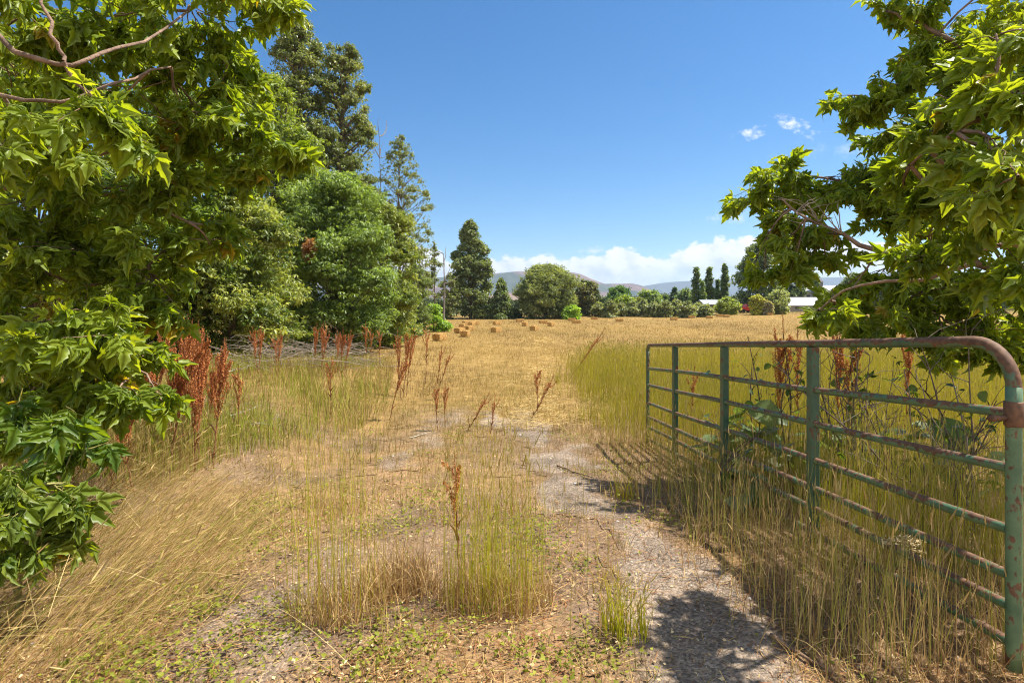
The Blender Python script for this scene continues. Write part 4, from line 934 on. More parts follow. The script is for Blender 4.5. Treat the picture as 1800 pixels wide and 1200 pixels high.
# the dense thicket on the left bank
for k in range(44):
    px = 228 + 175 * ((k * .618) % 1) + rng.uniform(-14, 14); Yd = rng.uniform(5.0, 8.8); py = 548 + rng.uniform(0, 1) * 120 + abs(px - 330) * .2
    x = (px - 900) / F * Yd; z0 = float(gh(x, Yd)); ln = rng.normal(.12, .15)
    h_ = H - (py - HY) / F * Yd - z0
    dock([0, 2, 1, 0, 2, 2, 1, 0][k % 8], x - math.sin(ln) * h_ * .8, Yd, h_, 'rust red dock stalk crowded in the big thicket on the left bank', rng.uniform(0, 6), (rng.normal(0, .06), ln), 'dock stalks of the left thicket')
for k in range(16):
    px = rng.uniform(90, 300); Yd = rng.uniform(4.3, 5.6); py = rng.uniform(690, 760)
    x = (px - 900) / F * Yd; z0 = float(gh(x, Yd)); ln = rng.normal(.2, .2)
    h_ = H - (py - HY) / F * Yd - z0 + .25
    dock([1, 0, 2, 3][k % 4], x - math.sin(ln) * h_, Yd, h_, 'rust red dock stalk seen through the hanging lower left leaves', rng.uniform(0, 6), (rng.normal(0, .1), ln), 'dock stalks under the left tree')

# ------------------------------------------------------------------ grass (stuff)
def scatter(n, x0, x1, y0, y1, mask=None, power=0.0):
    """random spots; power > 0 puts more of them near the eye"""
    t = rng.uniform(0, 1, n)
    if power == 1.0: power = 1.001
    if power: y = (y0 ** (1 - power) + t * (y1 ** (1 - power) - y0 ** (1 - power))) ** (1 / (1 - power))
    else: y = y0 + t * (y1 - y0)
    lo = x0(y) if callable(x0) else x0; hi = x1(y) if callable(x1) else x1
    x = lo + rng.uniform(0, 1, n) * (hi - lo)
    if mask is not None:
        k = rng.uniform(0, 1, n) < mask(x, y); x, y = x[k], y[k]
    return np.stack([x, y, gh(x, y) - .008], -1)
def tall_edge(y):
    return np.interp(y, [3, 5, 7, 9, 12, 16, 22], [1.75, 1.62, 1.52, 1.38, 1.15, 1.6, 2.2])
def tall_mask(x, y):
    n = fbm(x * 1.3, y * 1.0, 51, 3) - .5
    return sstep(-.15, .25, x - tall_edge(y) + n * 1.5 + (vnoise(x * 7, y * 5, 55) - .5) * .5) * sstep(25, 17, y + n * 6)
STRAW_D, STRAW_L = (.195, .123, .042), (.45, .315, .112)
def field_parts():
    parts = []
    for y0, y1, n, wk in ((5.0, 12, 60000, .0045), (12, 30, 170000, .0065), (30, 60, 130000, .013), (60, 135, 100000, .03)):
        p = scatter(n, lambda y: -.98 * y - 1.5, lambda y: .98 * y + 1.5, y0, y1, lambda x, y: np.clip(1 - rutmask(x, y) * 1.1, 0, 1) * (1 - .85 * tall_mask(x, y)) * (sstep(5.0, 8.0, y + (fbm(x, y, 61, 3) - .5) * 4) * .9 + .1) * (.35 + .65 * sstep(.35, .6, fbm(x * 1.6, y * .9, 63, 3))))
        m = len(p); h_ = rng.uniform(.05, .18, m) * (.6 + .9 * fbm(p[:, 0] * .35, p[:, 1] * .2, 65, 3)) * np.interp(p[:, 1], [5, 12, 60], [.8, 1.0, 1.2])
        far_ = sstep(88, 110, p[:, 1])
        tone = np.clip(fbm(p[:, 0] * .5, p[:, 1] * .14, 67, 4) * 3.0 - 1.0 + .28 * np.sin(p[:, 0] * 2.1 + p[:, 1] * .12 + 3 * fbm(p[:, 0] * .1, p[:, 1] * .05, 68, 2)) + rng.normal(0, .22, m), 0, 1)
        c = mixc(STRAW_D, STRAW_L, tone)
        gm = (rng.uniform(0, 1, m) < .09 + .35 * sstep(.52, .68, fbm(p[:, 0] * .4, p[:, 1] * .2, 69, 3)) * sstep(70, 20, p[:, 1]))[:, None]
        c = np.where(gm, mixc((.20, .19, .03), (.33, .28, .05), rng.uniform(0, 1, m)), c)
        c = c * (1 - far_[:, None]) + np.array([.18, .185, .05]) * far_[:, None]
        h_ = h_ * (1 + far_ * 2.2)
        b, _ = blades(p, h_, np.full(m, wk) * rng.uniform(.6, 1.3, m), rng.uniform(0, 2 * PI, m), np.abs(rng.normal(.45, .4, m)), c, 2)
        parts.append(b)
    return parts
tag(build('field_grass', field_parts(), M_DRY), kind='stuff')

def tall_parts():
    parts = []
    for y0, y1, n, wk in ((3.2, 8, 17000, .0042), (8, 14, 30000, .006), (14, 25, 34000, .010)):
        p = scatter(n, lambda y: tall_edge(y) - .5, lambda y: 1.0 * y + 2.5, y0, y1, lambda x, y: tall_mask(x, y) * (.45 + .55 * sstep(.3, .55, fbm(x * 1.5, y * 1.5, 71, 3))) * (1 - .75 * sstep(.35, -.05, x - np.interp(y, [2.4, 7.7], [2.1, 1.86])) * sstep(7.6, 6.8, y)))
        m = len(p); near = sstep(9, 4, p[:, 1]) * sstep(2.6, 3.6, p[:, 0])
        h_ = rng.uniform(.45, .92, m) * (.55 + .45 * sstep(-.1, .7, p[:, 0] - tall_edge(p[:, 1]))) * (.8 + .4 * fbm(p[:, 0] * .6, p[:, 1] * .6, 73, 3)) * (1 - .45 * near) * sstep(26, 16, p[:, 1]) ** .6
        tone = np.clip(fbm(p[:, 0] * .5, p[:, 1] * .35, 75, 3) * 1.8 - .4 + rng.normal(0, .25, m), 0, 1)
        c = mixc((.21, .215, .010), (.43, .39, .02), tone); dry = rng.uniform(0, 1, m) < .16 + .5 * near + .5 * sstep(15, 21, p[:, 1])
        c = np.where(dry[:, None], mixc((.34, .24, .08), (.52, .40, .15), rng.uniform(0, 1, m)), c)
        tipc = c * .55 + np.array([.40, .34, .10]) * .45
        b, P = blades(p, h_, np.full(m, wk) * rng.uniform(.6, 1.3, m), rng.normal(.3, 1.2, m), np.abs(rng.normal(.2, .22, m)), c, 3, tipc)
        parts.append(b)
        k = rng.uniform(0, 1, m) < .33
        parts.append(heads(P[k], rng.uniform(.05, .10, k.sum()), np.full(k.sum(), wk * 1.7), mixc((.34, .30, .09), (.50, .42, .16), rng.uniform(0, 1, k.sum()))))
    return parts
tag(build('tall_grass', tall_parts(), M_GRASS), kind='stuff')

def gate_grass():
    """thin stalks and curled dry leaves under and before the gate"""
    parts = []
    edge = lambda y: np.interp(y, [2.3, 7.7], [2.1, 1.86])
    p = scatter(3500, lambda y: edge(y) - np.interp(y, [2.3, 3.4, 5, 8], [.80, .95, .72, .62]), lambda y: edge(y) + .9, 2.35, 8.2, lambda x, y: sstep(.0, .35, x - edge(y) + np.interp(y, [2.3, 3.4, 5, 8], [.80, .95, .72, .62]) + (fbm(x * 3, y * 2, 81, 3) - .5) * .8) * .9, 1.2)
    m = len(p); h_ = rng.uniform(.25, .78, m) * (.7 + .5 * fbm(p[:, 0] * 2, p[:, 1] * 2, 83, 2)); gr = rng.uniform(0, 1, m) < .62
    c = np.where(gr[:, None], mixc((.24, .24, .04), (.42, .38, .08), rng.uniform(0, 1, m)), mixc((.38, .24, .10), (.62, .46, .20), rng.uniform(0, 1, m)))
    b, P = blades(p, h_, rng.uniform(.0022, .0042, m), rng.uniform(0, 2 * PI, m), np.abs(rng.normal(.16, .18, m)), c, 4)
    parts.append(b); k = rng.uniform(0, 1, m) < .25
    parts.append(heads(P[k], rng.uniform(.05, .11, k.sum()), np.full(k.sum(), .007), mixc((.42, .30, .12), (.55, .43, .2), rng.uniform(0, 1, k.sum()))))
    p = scatter(9500, lambda y: edge(y) - np.interp(y, [2.3, 3.4, 5, 8], [.95, 1.05, .95, .95]), lambda y: edge(y) + 2.6, 2.3, 8.2, lambda x, y: sstep(.0, .35, x - edge(y) + np.interp(y, [2.3, 3.4, 5, 8], [.95, 1.05, .95, .95]) + (fbm(x * 3, y * 2, 85, 3) - .5) * .8), 1.0)
    m = len(p)
    b, _ = blades(p, rng.uniform(.10, .36, m), rng.uniform(.003, .006, m), rng.uniform(0, 2 * PI, m), np.abs(rng.normal(1.0, .6, m)), mixc((.32, .18, .08), (.60, .43, .19), rng.uniform(0, 1, m)), 4)
    parts.append(b)
    return parts
tag(build('verge_grass', gate_grass(), M_DRY), kind='stuff')

def left_grass():
    parts = []
    # long matted stalks combed to the right and away
    def mk(x, y):
        n = (fbm(x * 1.6, y * 1.2, 91, 3) - .5)
        r = np.interp(y, [2.3, 2.6, 3.0, 4.0, 5.2], [-1.4, -1.5, -1.3, -1.75, -3.1])
        return sstep(.15, -.35, x - r + n * .8) * sstep(6.5, 4.5, y)
    p = scatter(8500, -4.2, -.7, 2.2, 6.2, mk, .8); m = len(p)
    c = mixc((.32, .20, .065), (.64, .46, .18), np.clip(rng.normal(.5, .28, m), 0, 1)); gr = rng.uniform(0, 1, m) < .3
    c = np.where(gr[:, None], mixc((.17, .18, .03), (.34, .32, .07), rng.uniform(0, 1, m)), c)
    b, P = blades(p, rng.uniform(.30, .75, m), rng.uniform(.0026, .0050, m), rng.normal(.5, .45, m), np.clip(rng.normal(1.22, .3, m), .2, 1.55), c, 4, curl=.4)
    parts.append(b); k = rng.uniform(0, 1, m) < .2
    parts.append(heads(P[k], rng.uniform(.05, .10, k.sum()), np.full(k.sum(), .007), mixc((.45, .32, .12), (.62, .48, .22), rng.uniform(0, 1, k.sum()))))
    # long pale stalks fallen across it
    p = scatter(300, -4.2, -.4, 2.2, 6.2, lambda x, y: np.clip(mk(x - .35, y) + .08, 0, 1), .8); m = len(p); p[:, 2] += rng.uniform(.02, .22, m)
    b, P = blades(p, rng.uniform(.4, .95, m), rng.uniform(.0022, .0038, m), rng.uniform(0, 2 * PI, m), rng.uniform(1.15, 1.6, m), mixc((.40, .27, .10), (.68, .52, .24), rng.uniform(0, 1, m)), 4, curl=.25)
    parts.append(b)
    # upright stand on the bank
    p = scatter(26000, lambda y: -.75 * y - 1.0, lambda y: np.interp(y, [4.3, 6, 8, 10, 16], [-3.0, -2.9, -2.25, -2.2, -3.3]), 4.6, 16, lambda x, y: .25 + .75 * sstep(.35, .6, fbm(x * .9, y * .7, 93, 3)), .6); m = len(p)
    gx0, gy0 = hit(510, 700); gm = np.maximum(sstep(.40, .60, fbm(p[:, 0] * .5, p[:, 1] * .4, 95, 3)) * sstep(4.5, 6.5, p[:, 1]), 1.1 * np.exp(-((p[:, 0] - gx0) / 1.7) ** 2 - ((p[:, 1] - gy0) / 3.2) ** 2)); gr = rng.uniform(0, 1, m) < .25 + .6 * gm
    c = np.where(gr[:, None], mixc((.18, .225, .022), (.38, .38, .05), rng.uniform(0, 1, m)), mixc(STRAW_D, STRAW_L, rng.uniform(0, 1, m)))
    b, P = blades(p, rng.uniform(.16, .50, m), rng.uniform(.003, .007, m) * np.interp(p[:, 1], [4, 16], [.9, 1.8]), rng.uniform(0, 2 * PI, m), np.abs(rng.normal(.35, .35, m)), c, 3)
    parts.append(b); k = rng.uniform(0, 1, m) < .12
    parts.append(heads(P[k], rng.uniform(.04, .09, k.sum()), np.full(k.sum(), .009), mixc((.45, .34, .12), (.62, .48, .22), rng.uniform(0, 1, k.sum()))))
    return parts
tag(build('bank_grass', left_grass(), M_DRY), kind='stuff')

def sparse_grass():
    """scattered stalks and low tufts over the track and its middle strip"""
    p = scatter(15000, lambda y: -.9 * y, lambda y: np.minimum(tall_edge(y), .5 * y + .6), 2.2, 13, lambda x, y: np.clip(1 - rutmask(x, y) * .93, 0, 1) * sstep(.40, .62, fbm(x * 2.3, y * 1.6, 101, 3)), .8); m = len(p)
    gr = rng.uniform(0, 1, m) < .35 + .3 * sstep(.45, .6, fbm(p[:, 0], p[:, 1], 103, 2))
    c = np.where(gr[:, None], mixc((.17, .175, .02), (.32, .29, .04), rng.uniform(0, 1, m)), mixc((.28, .16, .05), (.50, .34, .12), rng.uniform(0, 1, m)))
    a, _ = blades(p, rng.uniform(.04, .20, m), rng.uniform(.002, .0045, m) * np.interp(p[:, 1], [3, 12], [1, 1.9]), rng.uniform(0, 2 * PI, m), np.abs(rng.normal(.6, .5, m)), c, 3)
    p = scatter(420, lambda y: -.45 * y, lambda y: .3 * y, 2.6, 11, lambda x, y: np.clip(1 - rutmask(x, y), .05, 1), .9); m = len(p)
    b, P = blades(p, rng.uniform(.3, .75, m), rng.uniform(.0025, .004, m), rng.uniform(0, 2 * PI, m), np.abs(rng.normal(.14, .12, m)), mixc((.28, .26, .05), (.50, .38, .13), rng.uniform(0, 1, m)), 4)
    h2 = heads(P, rng.uniform(.05, .1, m), np.full(m, .006), mixc((.45, .33, .12), (.6, .46, .2), rng.uniform(0, 1, m)))
    return [a, b, h2]
tag(build('track_grass', sparse_grass(), M_DRY), kind='stuff')

def litter():
    p = scatter(46000, lambda y: -.95 * y, lambda y: .98 * y, 2.1, 12, lambda x, y: np.clip(1 - rutmask(x, y) * .5, 0, 1) * (.25 + .75 * sstep(.38, .6, fbm(x * 2, y * 1.5, 111, 3))), 1.1); m = len(p); p[:, 2] += rng.uniform(.008, .03, m)
    d = norm(np.stack([rng.normal(.35, .7, m), rng.normal(.2, .7, m), rng.normal(0, .12, m)], -1))
    ln = rng.uniform(.02, .11, m); wd = rng.uniform(.0015, .0045, m)
    V = np.array([[-.5, 0, 0], [.5, 0, 0], [.4, 1, .05], [-.4, 1, .05]]); R = frames(d, norm(np.array([0, 0, 1.0]) + rng.normal(size=(m, 3)) * .3)) * np.stack([wd, ln, ln], -1)[:, None, :]
    br = rng.uniform(0, 1, m)
    c = np.where((br < .5)[:, None], mixc((.20, .085, .035), (.38, .19, .075), rng.uniform(0, 1, m)), mixc((.34, .20, .07), (.58, .41, .17), rng.uniform(0, 1, m)))
    a = inst((V, [np.array([[0, 1, 2, 3]])]), p, R, np.ones(m), c)
    # a pale swath of raked straw running back from the end of the track, and wisps of it beside
    k_ = 9000; y = 8.5 + 26 * rng.uniform(0, 1, k_) ** 1.4; x = .055 * y + rng.normal(0, .32, k_) + .5 * (fbm(y * .5, y * 0, 117, 2) - .5) - .25; q_ = rng.uniform(0, 1, k_) < .3; x = np.where(q_, x - .035 * y * rng.choice([-1.6, 2.2, -2.8], k_), x)
    kp = rng.uniform(0, 1, k_) < sstep(.36, .56, fbm(x * 1.1, y * .5, 119, 3)); x, y = x[kp], y[kp]; m2_ = len(x)
    p2 = np.stack([x, y, gh(x, y) + rng.uniform(.03, .13, m2_)], -1); d2 = norm(np.stack([rng.normal(0, 1, m2_), rng.normal(0, .7, m2_), rng.normal(0, .18, m2_)], -1))
    l2 = rng.uniform(.08, .26, m2_); w2 = rng.uniform(.003, .006, m2_) * np.interp(y, [8, 34], [1, 2.6])
    V = np.array([[-.5, 0, 0], [.5, 0, 0], [.4, 1, .05], [-.4, 1, .05]])
    sw = inst((V, [np.array([[0, 1, 2, 3]])]), p2, frames(d2, norm(np.array([0, 0, 1.0]) + rng.normal(size=(m2_, 3)) * .4)) * np.stack([w2, l2, l2], -1)[:, None, :], np.ones(m2_), mixc((.42, .29, .10), (.66, .49, .20), rng.uniform(0, 1, m2_)))
    # papery winged seeds and dead leaf scraps
    p = scatter(9000, lambda y: -.95 * y, lambda y: .75 * y, 2.1, 8, lambda x, y: sstep(.35, .6, fbm(x * 1.3, y * 1.3, 113, 3)) * (.35 + .65 * sstep(.2, -1.2, x)), 1.0); m = len(p); p[:, 2] += rng.uniform(.01, .03, m)
    V = np.array([[0, 0, 0], [.3, .4, .1], [0, 1, -.05], [-.3, .45, .12]])
    b = inst((V, [np.array([[0, 1, 2], [0, 2, 3]])]), p, frames(norm(rng.normal(size=(m, 3)) * [1, 1, .25]), norm(np.array([0, 0, 1.0]) + rng.normal(size=(m, 3)) * .4)), rng.uniform(.010, .028, m), mixc((.40, .23, .09), (.75, .60, .34), rng.uniform(0, 1, m)))
    return [a, b, sw]
tag(build('straw_litter', litter(), M_DRY), kind='stuff')

def weeds():
    """creeping bindweed: small arrow leaves close to the ground"""
    pc = [(*hit(px, py), r) for px, py, r in ((900, 1125, .32), (1010, 1010, .24), (800, 1160, .25), (690, 1150, .22), (420, 1150, .3), (340, 1090, .25), (640, 930, .35), (1060, 1140, .15), (930, 930, .3), (560, 880, .4), (1130, 920, .25), (440, 960, .3), (460, 760, .8), (760, 880, .3))]
    def patch(x, y):
        f = 0
        for a, b_, r in pc: f = np.maximum(f, np.exp(-((x - a) ** 2 + ((y - b_) * .8) ** 2) / r ** 2))
        return f
    V = np.array([[0, 0, 0], [.32, -.10, .03], [.38, .30, .10], [0, 1, -.12], [-.38, .30, .10], [-.32, -.10, .03]])
    Fq = [np.array([[0, 1, 2], [0, 2, 3], [0, 3, 4], [0, 4, 5]])]
    p = scatter(52000, lambda y: -.95 * y, lambda y: np.minimum(.55 * y + .3, tall_edge(y)), 2.15, 11, lambda x, y: np.clip(1 - rutmask(x, y) * .95, 0, 1) * np.clip(.02 + .5 * sstep(.50, .68, fbm(x * 1.5, y * 1.1, 121, 3)) + .9 * patch(x, y) * sstep(.35, .6, fbm(x * 4, y * 4, 123, 3)), 0, 1), 1.1); m = len(p); p[:, 2] += rng.uniform(.01, .075, m)
    a = inst((V, Fq), p, frames(norm(rng.normal(size=(m, 3)) * [1, 1, .35]), norm(np.array([.15, -.2, 1.0]) + rng.normal(size=(m, 3)) * .45)), rng.uniform(.010, .026, m) * np.interp(p[:, 1], [3, 11], [1, 1.5]), mixc((.14, .17, .018), (.32, .32, .04), rng.uniform(0, 1, m)))
    # thin runners
    k = rng.choice(m, 500); s = p[k]; e = s + np.stack([rng.normal(0, .12, 500), rng.normal(0, .12, 500), rng.uniform(-.01, .02, 500)], -1)
    return [a, tubes(bow(s, e, 4, .1), np.full((500, 4), .0012), 3, (.22, .22, .06))]
tag(build('bindweed', weeds(), M_GRASS), kind='stuff')

def pebbles():
    p = scatter(16000, -2.4, 2.3, 2.0, 10, lambda x, y: rutmask(x, y) ** 1.5 * .9 + .03, 1.4); m = len(p); p[:, 2] += .008
    t_ = (1 + 5 ** .5) / 2
    V = norm(np.array([[-1, t_, 0], [1, t_, 0], [-1, -t_, 0], [1, -t_, 0], [0, -1, t_], [0, 1, t_], [0, -1, -t_], [0, 1, -t_], [t_, 0, -1], [t_, 0, 1], [-t_, 0, -1], [-t_, 0, 1]], float)); V = V * np.array([1, .8, .55]) + rng.normal(size=V.shape) * .1
    Fq = [np.array([[0, 11, 5], [0, 5, 1], [0, 1, 7], [0, 7, 10], [0, 10, 11], [1, 5, 9], [5, 11, 4], [11, 10, 2], [10, 7, 6], [7, 1, 8], [3, 9, 4], [3, 4, 2], [3, 2, 6], [3, 6, 8], [3, 8, 9], [4, 9, 5], [2, 4, 11], [6, 2, 10], [8, 6, 7], [9, 8, 1]])]
    sz = np.clip(rng.lognormal(-5.35, .5, m), .002, .022)
    c = mixc((.22, .20, .185), (.55, .48, .41), rng.uniform(0, 1, m) ** 1.3)
    return [inst((V, Fq), p, frames(norm(rng.normal(size=(m, 3)) * [1, 1, .1]), norm(np.array([0, 0, 1.0]) + rng.normal(size=(m, 3)) * .1)), sz, c)]
tag(build('gravel', pebbles(), M_STONE), kind='stuff')

# ------------------------------------------------------------------ single grass clumps, weeds, sticks
def clump(label, px, py, nst, hmin, hmax, rad, green, nbase, name='grass_clump', lean=.12, wd=.0028):
    x, y = hit(px, py); z = float(gh(x, y)); t = thing(name, label, 'grass clump', (x, y, z), 'grass clumps on the track')
    def spots(n, r):
        a = rng.uniform(0, 2 * PI, n); rr = rng.uniform(0, 1, n) ** .6 * r; X_ = x + np.cos(a) * rr; Y_ = y + np.sin(a) * rr * .7
        return np.stack([X_, Y_, gh(X_, Y_) - .01], -1)
    p = spots(nst, rad); m = nst; gr = rng.uniform(0, 1, m) < green
    c = np.where(gr[:, None], mixc((.28, .29, .015), (.52, .49, .03), rng.uniform(0, 1, m)), mixc((.38, .25, .08), (.6, .45, .17), rng.uniform(0, 1, m)))
    b, P = blades(p, rng.uniform(hmin, hmax, m), rng.uniform(.7, 1.3, m) * wd, rng.uniform(0, 2 * PI, m), np.abs(rng.normal(lean, .09, m)), c, 5, curl=.8)
    k = rng.uniform(0, 1, m) < .4
    build('stems', [b, heads(P[k], rng.uniform(.05, .10, k.sum()), np.full(k.sum(), .006), mixc((.40, .32, .10), (.56, .44, .18), rng.uniform(0, 1, k.sum())))], M_GRASS, t)
    p = spots(nbase, rad * 1.15)
    b, _ = blades(p, rng.uniform(.10, .34, nbase), rng.uniform(.0035, .0065, nbase), rng.uniform(0, 2 * PI, nbase), np.abs(rng.normal(.75, .5, nbase)), mixc((.30, .17, .065), (.58, .40, .17), rng.uniform(0, 1, nbase)), 4)
    build('dry_leaves', [b], M_DRY, t)
    return t
clump('tall yellow green grass clump in the centre foreground', 868, 1062, 300, .25, .95, .27, .85, 520)
clump('sparse tall grass stalks left of the centre foreground clump', 595, 1085, 95, .4, 1.2, .24, .8, 330, wd=.003)
clump('low green clump of upright shoots on the gravel edge', 1095, 1120, 110, .12, .30, .12, .95, 30, lean=.3, wd=.006)
clump('thin tuft of tall stalks behind the centre foreground clump', 850, 905, 60, .35, .85, .42, .6, 160)
clump('loose pale tuft spreading left of the centre foreground clump', 700, 1040, 26, .3, .6, .2, .3, 420, lean=.6)
clump('small grass tuft at the right edge of the gravel', 1100, 875, 70, .10, .28, .14, .8, 60, lean=.4, wd=.005)
clump('thin grass stalks standing on the middle strip of the track', 570, 900, 60, .35, .8, .35, .65, 120, wd=.003)

# boxelder suckers at the lower left
def sucker(label, px, py, Yc, tops, cl, dark, light, sc):
    x = (px - 900) / F * Yc; z = float(gh(x, Yc)); b = np.array([x, Yc, z])
    tr = [b, b + [.02, 0, .25], pt(*tops)]
    return boxelder(label, b, [([b + [0, 0, .15], pt(*q[:3])], .006, .003) for q in cl[:4]], cl, dark, light, sc, tr, 'boxelder_sapling', 4, (.25, .22, .07), 'boxelder shoots at the lower left', 1.0, (.26, .24, .08))
sucker('leafy boxelder shoot with large leaves under the left tree', 100, 930, 3.1, (110, 720, 3.0), [(70, 760, 3.0, 60, 30, .2, 3), (130, 735, 2.9, 50, 30, .2, 3), (30, 720, 3.0, 50, 40, .2, 3), (150, 790, 3.0, 45, 30, .2, 3), (60, 810, 2.9, 60, 30, .2, 3)], (.08, .16, .02), (.20, .28, .03), .115)
sucker('lowest boxelder shoot with ragged yellow green leaves at lower left', 30, 1010, 2.75, (60, 850, 2.7), [(40, 960, 2.6, 60, 25, .2, 5), (110, 945, 2.75, 50, 25, .2, 4), (10, 880, 2.6, 40, 50, .2, 5), (40, 840, 2.7, 60, 40, .2, 4), (110, 850, 2.8, 50, 40, .2, 4), (40, 900, 2.6, 60, 35, .2, 4), (120, 900, 2.7, 40, 25, .2, 3), (150, 880, 2.8, 30, 25, .15, 3), (60, 940, 2.6, 50, 15, .2, 3)], (.11, .18, .02), (.25, .31, .04), .095)

# burdocks and bare stems behind the gate
BV = np.array([[0, 0, 0], [.30, .02, .02], [.48, .30, .10], [.40, .62, .10], [.18, .9, 0], [0, 1.02, -.12], [-.18, .9, 0], [-.40, .62, .10], [-.48, .30, .10], [-.30, .02, .02], [0, .35, -.02], [0, .68, -.02]])
BF = [np.array([[0, 1, 2, 10], [10, 2, 3, 11], [11, 3, 4, 5], [0, 10, 8, 9], [10, 11, 7, 8], [11, 5, 6, 7]])]
def burdock(label, px, top, Yd, nl, big, nst=2):
    x = (px - 900) / F * Yd; z = float(gh(x, Yd)); t = thing('burdock_plant', label, 'burdock', (x, Yd, z), 'burdocks behind the gate'); b = np.array([x, Yd, z]); h_ = H - (top - HY) / F * Yd - z
    ST = []
    for s in range(nst): ST.append(spline([b + [rng.normal() * .04, rng.normal() * .04, 0], b + [rng.normal() * .08, rng.normal() * .08, h_ * .5], b + [rng.normal() * .12, rng.normal() * .1, h_ * (1 - .2 * s)]], 12))
    ps = [tubes(s, np.linspace(.010, .003, 12), 6, (.10, .065, .055)) for s in ST]
    tips = []
    for s in ST:
        k = rng.integers(4, 11, 6); a = s[k]; az = rng.uniform(0, 2 * PI, 6); e = a + np.stack([np.cos(az) * .22, np.sin(az) * .22, rng.uniform(.1, .3, 6)], -1) * rng.uniform(.5, 1.1, (6, 1)); ps.append(tubes(bow(a, e, 5, .06), np.linspace(.005, .002, 5)[None] * np.ones((6, 1)), 4, (.10, .065, .055))); tips.append(e)
    build('stem', ps, M_STEM, t)
    tips = np.concatenate(tips); m = len(tips)
    az = rng.uniform(0, 2 * PI, nl); zl = rng.uniform(.05, .5, nl) * h_; o_ = b + np.stack([np.cos(az) * .10, np.sin(az) * .10, zl], -1)
    d = norm(np.stack([np.cos(az), np.sin(az), rng.uniform(-.7, .3, nl)], -1)); up = norm(np.array([0, 0, 1.0]) + rng.normal(size=(nl, 3)) * .4)
    c = mixc((.11, .17, .06), (.24, .30, .11), rng.uniform(0, 1, nl)); c[rng.uniform(0, 1, nl) < .06] = (.30, .30, .20)
    L1 = inst((BV, BF), o_, frames(d, up), big * rng.uniform(.6, 1.2, nl), c)
    d2 = norm(rng.normal(size=(m, 3)) + [0, 0, -.4]); L2 = inst((BV, BF), tips, frames(d2, norm(np.array([0, 0, 1.0]) + rng.normal(size=(m, 3)) * .5)), rng.uniform(.04, .09, m), mixc((.06, .10, .035), (.14, .19, .06), rng.uniform(0, 1, m)))
    build('leaves', [L1, L2], M_TREE, t)
burdock('tall burdock with dark stems between the second and third gate braces', 1325, 590, 6.0, 22, .26)
burdock('burdock with bare forked stem just left of the third gate brace', 1385, 585, 5.6, 18, .25)
burdock('leafy burdock crowded at the second gate brace', 1265, 660, 6.2, 16, .24, 1)
burdock('broad leaved burdock sunlit behind the right part of the gate', 1615, 650, 5.2, 24, .28)
burdock('low burdock with pale tattered leaves at the foot of the gate', 1300, 760, 4.6, 14, .20, 1)
burdock('burdock behind the gate below the right boxelder branches', 1500, 640, 5.6, 18, .24)
burdock('dark burdock clump near the hinged end of the gate', 1720, 700, 4.4, 14, .22)
def sapling(label, px, Yd, top, n, spread):
    x = (px - 900) / F * Yd; z = float(gh(x, Yd)); t = thing('bare_bush', label, 'bush', (x, Yd, z), 'bare twiggy bushes behind the gate'); b = np.array([x, Yd, z]); h_ = H - (top - HY) / F * Yd - z
    a = b + np.stack([rng.normal(0, .12, n), rng.normal(0, .1, n), np.zeros(n)], -1); e = b + np.stack([rng.normal(-.1, spread, n), rng.normal(0, spread * .6, n), h_ * rng.uniform(.55, 1.05, n)], -1)
    P = bow(a, e, 8, .05); ps = [tubes(P, np.linspace(.010, .003, 8)[None] * rng.uniform(.6, 1.2, (n, 1)), 6, mixc((.12, .085, .07), (.24, .19, .15), rng.uniform(0, 1, n)))]
    k = rng.integers(0, n, n * 7); j = rng.integers(2, 8, n * 7); s = P[k, j]; e = s + np.stack([rng.normal(0, .14, n * 7), rng.normal(0, .12, n * 7), rng.uniform(.02, .28, n * 7)], -1)
    ps.append(tubes(bow(s, e, 4, .08), np.linspace(.0035, .0012, 4)[None] * np.ones((n * 7, 1)), 4, (.17, .13, .105)))
    build('stems', ps, M_STEM, t)
    m = n * 3; lp = e[rng.integers(0, len(e), m)]
    build('leaves', [inst(LEAF[0], lp, frames(norm(rng.normal(size=(m, 3)) + [0, 0, -.7]), norm(np.array([0, 0, 1.0]) + rng.normal(size=(m, 3)) * .5)), rng.uniform(.035, .07, m), mixc((.06, .11, .02), (.16, .22, .04), rng.uniform(0, 1, m)))], M_LEAF, t)
sapling('bare twiggy bush with dark stems right of the third gate brace', 1560, 4.4, 600, 10, .28)
sapling('bare twiggy bush with leaning stems near the hinged gate end', 1690, 4.0, 610, 10, .30)
sapling('thin grey twiggy bush below the lowest boxelder branches', 1490, 5.2, 570, 7, .35)

# dead twiggy branch of the right boxelder, hanging bare: a part of that tree
rt = [o for o in COL.objects if o.get('label', '').startswith('green boxelder overhanging')][0]
a = np.array([pt(1480, 412, 4.98)] * 5 + [pt(1440, 392, 5.04)] * 6 + [pt(1400, 372, 5.1)] * 5); n = len(a)
e = np.stack([pt(rng.uniform(1340, 1480), rng.uniform(340, 400), rng.uniform(4.8, 5.2)) for _ in range(n)])
o = build('dead_branch', [tubes(bow(a, e, 6, .08), np.linspace(.006, .002, 6)[None] * np.ones((n, 1)), 5, (.36, .29, .23))], M_BARK, rt)
o['label'] = 'bare pale dead twigs'

